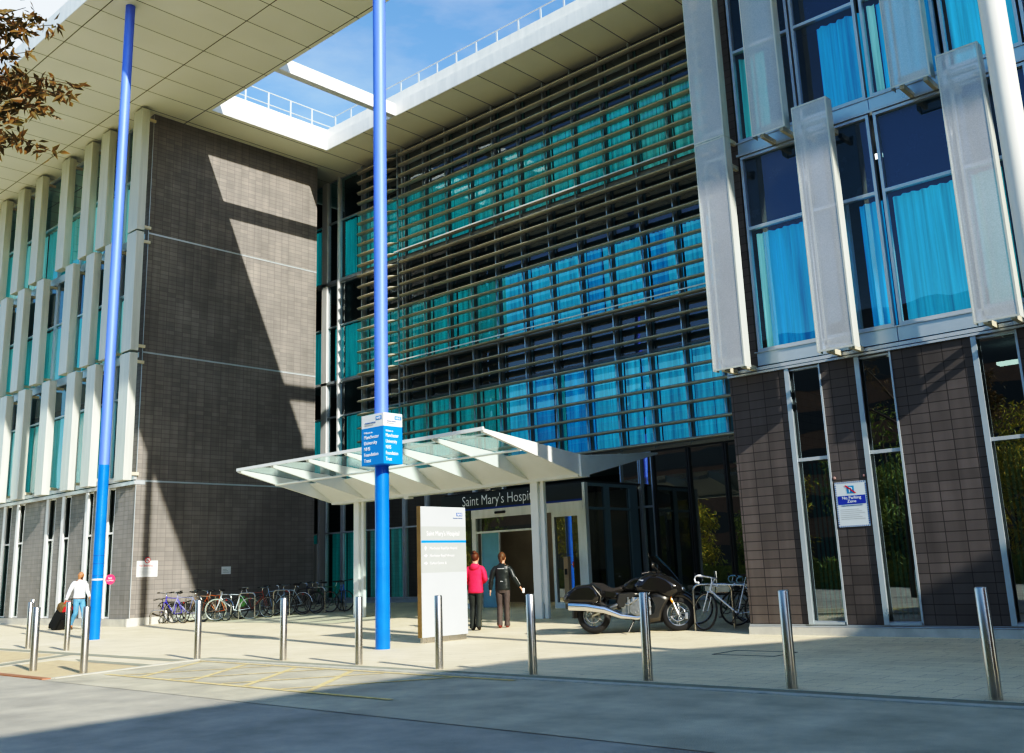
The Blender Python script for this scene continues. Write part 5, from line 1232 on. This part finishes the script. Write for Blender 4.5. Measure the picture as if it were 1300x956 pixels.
for a_, b_2, c_ in br:
    a_, b_2, c_ = map(Vector, (a_, b_2, c_)); pts = [a_*(1-t)**2+b_2*2*t*(1-t)+c_*t*t for t in [i/8 for i in range(9)]]
    g.tube(pts, [.05-.045*i/8 for i in range(9)], 6)
    for i in range(3, 9):
        for _ in range(5):
            e = pts[i]+Vector((random.uniform(-.3,.45), random.uniform(-.3,.3), random.uniform(-.35,.25))); g.tube([pts[i], (pts[i]+e)/2+Vector((0,0,.04)), e], [.008,.006,.004], 4)
            leafmesh(e, 9, (.12,.12,.10), .10, lf)
# sprays reaching into view
def spray(p0, p1, n):
    p0, p1 = Vector(p0), Vector(p1)
    for i in range(n+1):
        t = i/n; p = p0.lerp(p1, t)+Vector((0,0,-.08*t*t)); 
        if i: g.tube([q_, p], .004, 4)
        q_ = p; leafmesh(p, 9, (.08,.08,.06), .115, lf, .1)
for p0, p1, n in [((-9.3,2.85,6.02), (-8.68,3.54,5.98), 10), ((-9.3,2.85,5.92), (-8.71,3.53,5.87), 10), ((-9.3,2.9,5.82), (-8.87,3.42,5.75), 8), ((-9.35,2.95,5.5), (-8.94,3.50,5.38), 7), ((-9.4,2.9,6.45), (-8.72,3.34,6.53), 7), ((-9.4,2.8,6.5), (-8.95,3.12,6.62), 6), ((-8.95,2.80,5.80), (-8.60,3.12,5.80), 6), ((-8.95,2.80,5.72), (-8.40,3.18,5.66), 9), ((-8.95,2.8,5.6), (-8.45,3.16,5.52), 8), ((-9.0,2.8,5.5), (-8.60,3.08,5.44), 6),
                  ((-9.1,2.75,5.35), (-8.62,3.07,5.28), 7), ((-8.85,2.85,6.30), (-8.52,3.14,6.45), 5), ((-8.85,2.85,6.22), (-8.60,3.08,6.30), 5), ((-8.9,2.85,5.95), (-8.60,3.12,6.12), 2), ((-8.85,2.9,6.1), (-8.7,3.0,6.02), 3), ((-9.0,2.8,5.45), (-8.75,2.98,5.20), 4)]:
    spray(p0, p1, n)
g.build('branches', M_bark, tr, TO); lf.build('crown', M_aut, tr, TO)
# trees across the road (seen mirrored in the ground floor glass)
def tree(x, y, h, m, label, seed):
    random.seed(seed); o = thing('broadleaf_tree', label, 'tree', (x, y, 0), 0, 'trees across the road behind the camera'); O = (x, y, 0)
    g = MB(); g.tube([(x,y,-.05),(x+.1,y,h*.25),(x,y+.1,h*.5),(x+.1,y,h*.8)], [.22,.17,.12,.05], 10)
    lf = MB()
    for k in range(9):
        a = 2*PI*k/9+random.random(); rr = h*.26*random.uniform(.6,1); e = Vector((x+rr*math.cos(a), y+rr*math.sin(a), h*random.uniform(.2,.9)))
        g.tube([(x,y,h*random.uniform(.22,.4)), e], [.07,.02], 6); leafmesh(e, 330, (h*.17,h*.17,h*.13), .32, lf)
    leafmesh((x,y,h*.85), 330, (h*.18,h*.18,h*.14), .32, lf)
    g.build('trunk', M_bark, o, O); lf.build('crown', m, o, O)
tree(-8, -19, 8.5, M_yg, 'yellowing tree across the road opposite the brown tiled wing', 3)
tree(-1, -23, 9.5, M_gr, 'tall green tree across the road to the right behind the camera', 4)
tree(-15, -20, 9, M_yg, 'golden tree across the road opposite the motorcycle', 5)
tree(-22, -22, 10, M_gr, 'tall green tree across the road opposite the totem sign', 6)
tree(-29, -20, 8.5, M_yg, 'yellow green tree across the road opposite the porch', 8)
tree(-38, -23, 10, M_gr, 'green tree across the road farthest to the left', 9)
for i_, (tx, ty) in enumerate([(-72,-16),(-64,-20),(-55,-14),(-46,-17),(-34,-15),(-26,-14),(-19,-15),(-12,-15),(-5,-14),(2,-16)]):
    tree(tx, ty, 6.0+.5*(i_ % 3), M_yg if i_ % 2 else M_gr, ['small green street tree in the front row opposite','small golden street tree in the front row opposite'][i_ % 2]+[' beyond the frame far left',' second from the far left',' third from the far left',' the far left fins',' the left blue pole',' the tiled side wall',' the middle blue pole',' the entrance doors',' the motorcycle',' the brown tiled wing'][i_], 20+i_)
random.seed(5); lf = MB()
for i_ in range(4200):
    leafmesh((random.uniform(-80, 12), -11.5+random.uniform(-.5,.5), random.uniform(.3,1.5)), 1, (.1,.1,.1), .34, lf)
lf.box(-80, 12, -11.7, -11.3, -.02, 1.2)
tag(lf.build('hedge', M_gr), 'long clipped green hedge across the road behind the camera', 'hedge')
for i_, (tx, ty) in enumerate([(-40,-13.5),(-43,-18),(-50,-19),(-30,-17)]):
    tree(tx, ty, 7.5, M_yg, 'golden street tree reflected in the hall glazing, '+['nearest the hedge','behind the nearest golden one','farther to the left of the pair','to the right of the pair'][i_], 40+i_)
tree(8, -20, 9, M_yg, 'yellowing tree across the road farthest to the right', 10)

OB = (-20, -38, 0)
ob_ = thing('office_block', 'long low office block across the road behind the trees', 'building', OB)
g = MB(); g.box(-95, 50, -46, -38, -.05, 19); g.build('wall', pm('dark_brick', (.22,.13,.09,1), .85, 0, .2, 4), ob_, OB)
for st_ in range(5):
    g = MB(); g.box(-94, 49, -38.02, -37.95, 1.2+st_*3.2, 2.9+st_*3.2); g.build('window_band', M_dark, ob_, OB)
# neighbouring block to the right (its shadow falls over the forecourt)
NB = (22, 10, 0)
nb = thing('brick_block', 'four storey brick block standing off to the right of the forecourt', 'building', NB)
fp_ = [(12.1,-1.5), (11.6,6.1), (16.2,15.0), (30,15.4), (30,-1.5)]
M_brick = pm('red_brick', (.26,.12,.07,1), .85, 0, .2, 6)
g = MB(); g.prism([(p[0], p[1]) for p in fp_], 'z', -.05, 12.0); g.build('wall', M_brick, nb, NB)
g = MB(); g.prism([((p[0]-20)*1.03+20, (p[1]-7)*1.03+7) for p in fp_], 'z', 12.005, 12.12); g.build('roof', M_dark, nb, NB)
for st_ in range(4):
    for i in range(3):
        y0 = -.5+i*2.3; z0 = .9+st_*2.9
        g = MB(); g.box(11.78, 12.2, y0, y0+1.2, z0, z0+1.5); g.build('window', M_dark, nb, NB)

# ================================================================ LIGHT, SKY, CAMERA
az = R_(-13.4); el = R_(28.45)
sd_ = Vector((math.cos(az)*math.cos(el), math.sin(az)*math.cos(el), math.sin(el)))
sun = bpy.data.lights.new('sun', 'SUN'); sun.energy = 5.0; sun.angle = R_(.5); sun.color = (1.0, .96, .86)
so = bpy.data.objects.new('sun', sun); C.objects.link(so); so.rotation_euler = sd_.to_track_quat('Z', 'Y').to_euler()
w = bpy.data.worlds.new('World'); bpy.context.scene.world = w; w.use_nodes = True; t = w.node_tree
for n in list(t.nodes): t.nodes.remove(n)
L = t.links.new
out = N(t, 'ShaderNodeOutputWorld'); bg = N(t, 'ShaderNodeBackground'); bg.inputs[1].default_value = .135
sky = N(t, 'ShaderNodeTexSky', sky_type='NISHITA'); sky.sun_disc = False; sky.sun_elevation = el; sky.sun_rotation = math.atan2(sd_.x, sd_.y); sky.air_density = 1.0; sky.dust_density = .6; sky.ozone_density = 1.2
tc = N(t, 'ShaderNodeTexCoord'); mp = N(t, 'ShaderNodeMapping'); mp.inputs['Scale'].default_value = (1, 1, 3.0); L(tc.outputs['Generated'], mp.inputs[0])
ns = N(t, 'ShaderNodeTexNoise'); ns.inputs['Scale'].default_value = 2.2; ns.inputs['Detail'].default_value = 9; ns.inputs['Roughness'].default_value = .6; L(mp.outputs[0], ns.inputs['Vector'])
r = N(t, 'ShaderNodeMapRange'); r.inputs[1].default_value = .52; r.inputs[2].default_value = .9; r.inputs[3].default_value = 0.05; r.inputs[4].default_value = .6; L(ns.outputs[0], r.inputs[0])
hs = N(t, 'ShaderNodeHueSaturation'); hs.inputs['Saturation'].default_value = 1.25; hs.inputs['Value'].default_value = 1.5; L(sky.outputs[0], hs.inputs['Color'])
# a bright cloud bank low in the west (left of the view)
dp = N(t, 'ShaderNodeVectorMath', operation='DOT_PRODUCT'); dp.inputs[1].default_value = Vector((-.8238, .2844, .4903)).normalized(); L(tc.outputs['Generated'], dp.inputs[0])
rb = N(t, 'ShaderNodeMapRange', interpolation_type='SMOOTHSTEP'); rb.inputs[1].default_value = .979; rb.inputs[2].default_value = .996; rb.inputs[3].default_value = 0; rb.inputs[4].default_value = .9; L(dp.outputs['Value'], rb.inputs[0])
mxx = N(t, 'ShaderNodeMath', operation='MAXIMUM'); L(r.outputs[0], mxx.inputs[0]); L(rb.outputs[0], mxx.inputs[1])
mx = N(t, 'ShaderNodeMix', data_type='RGBA'); L(mxx.outputs[0], mx.inputs[0]); L(hs.outputs[0], mx.inputs[6]); mx.inputs[7].default_value = (6.2, 6.7, 7.0, 1)
L(mx.outputs[2], bg.inputs[0]); L(bg.outputs[0], out.inputs[0])

cam = bpy.data.cameras.new('camera'); co_ = bpy.data.objects.new('camera', cam); C.objects.link(co_)
cam.sensor_width = 36; cam.sensor_fit = 'HORIZONTAL'; cam.lens = 1252.836/1300*36; cam.clip_end = 2000; cam.clip_start = .05
cam.shift_y = -45/1300
Rm = [(.73473525,.67741442,-.03569057), (-.17927032,.14315842,-.97332822), (-.65423717,.72153681,.22662384)]
right, down, fwd = map(Vector, Rm)
M = Matrix((right, -down, -fwd)).transposed().to_4x4(); M.translation = (0, 0, 1.3); co_.matrix_world = M
sc = bpy.context.scene; sc.camera = co_
sc.view_settings.view_transform = 'Standard'; sc.view_settings.look = 'None'; sc.view_settings.exposure = 0; sc.view_settings.gamma = 1
# a camera-like contrast response
sc.view_settings.use_curve_mapping = True
cmv = sc.view_settings.curve_mapping; cu_ = cmv.curves[3]
for x_, y_ in ((.03,.013), (.07,.038), (.12,.100), (.20,.235), (.38,.47), (.66,.80)): cu_.points.new(x_, y_)
cmv.update()
sc.cycles.max_bounces = 10; sc.cycles.transparent_max_bounces = 24; sc.cycles.diffuse_bounces = 4; sc.cycles.glossy_bounces = 4
sc.cycles.caustics_reflective = False; sc.cycles.caustics_refractive = False
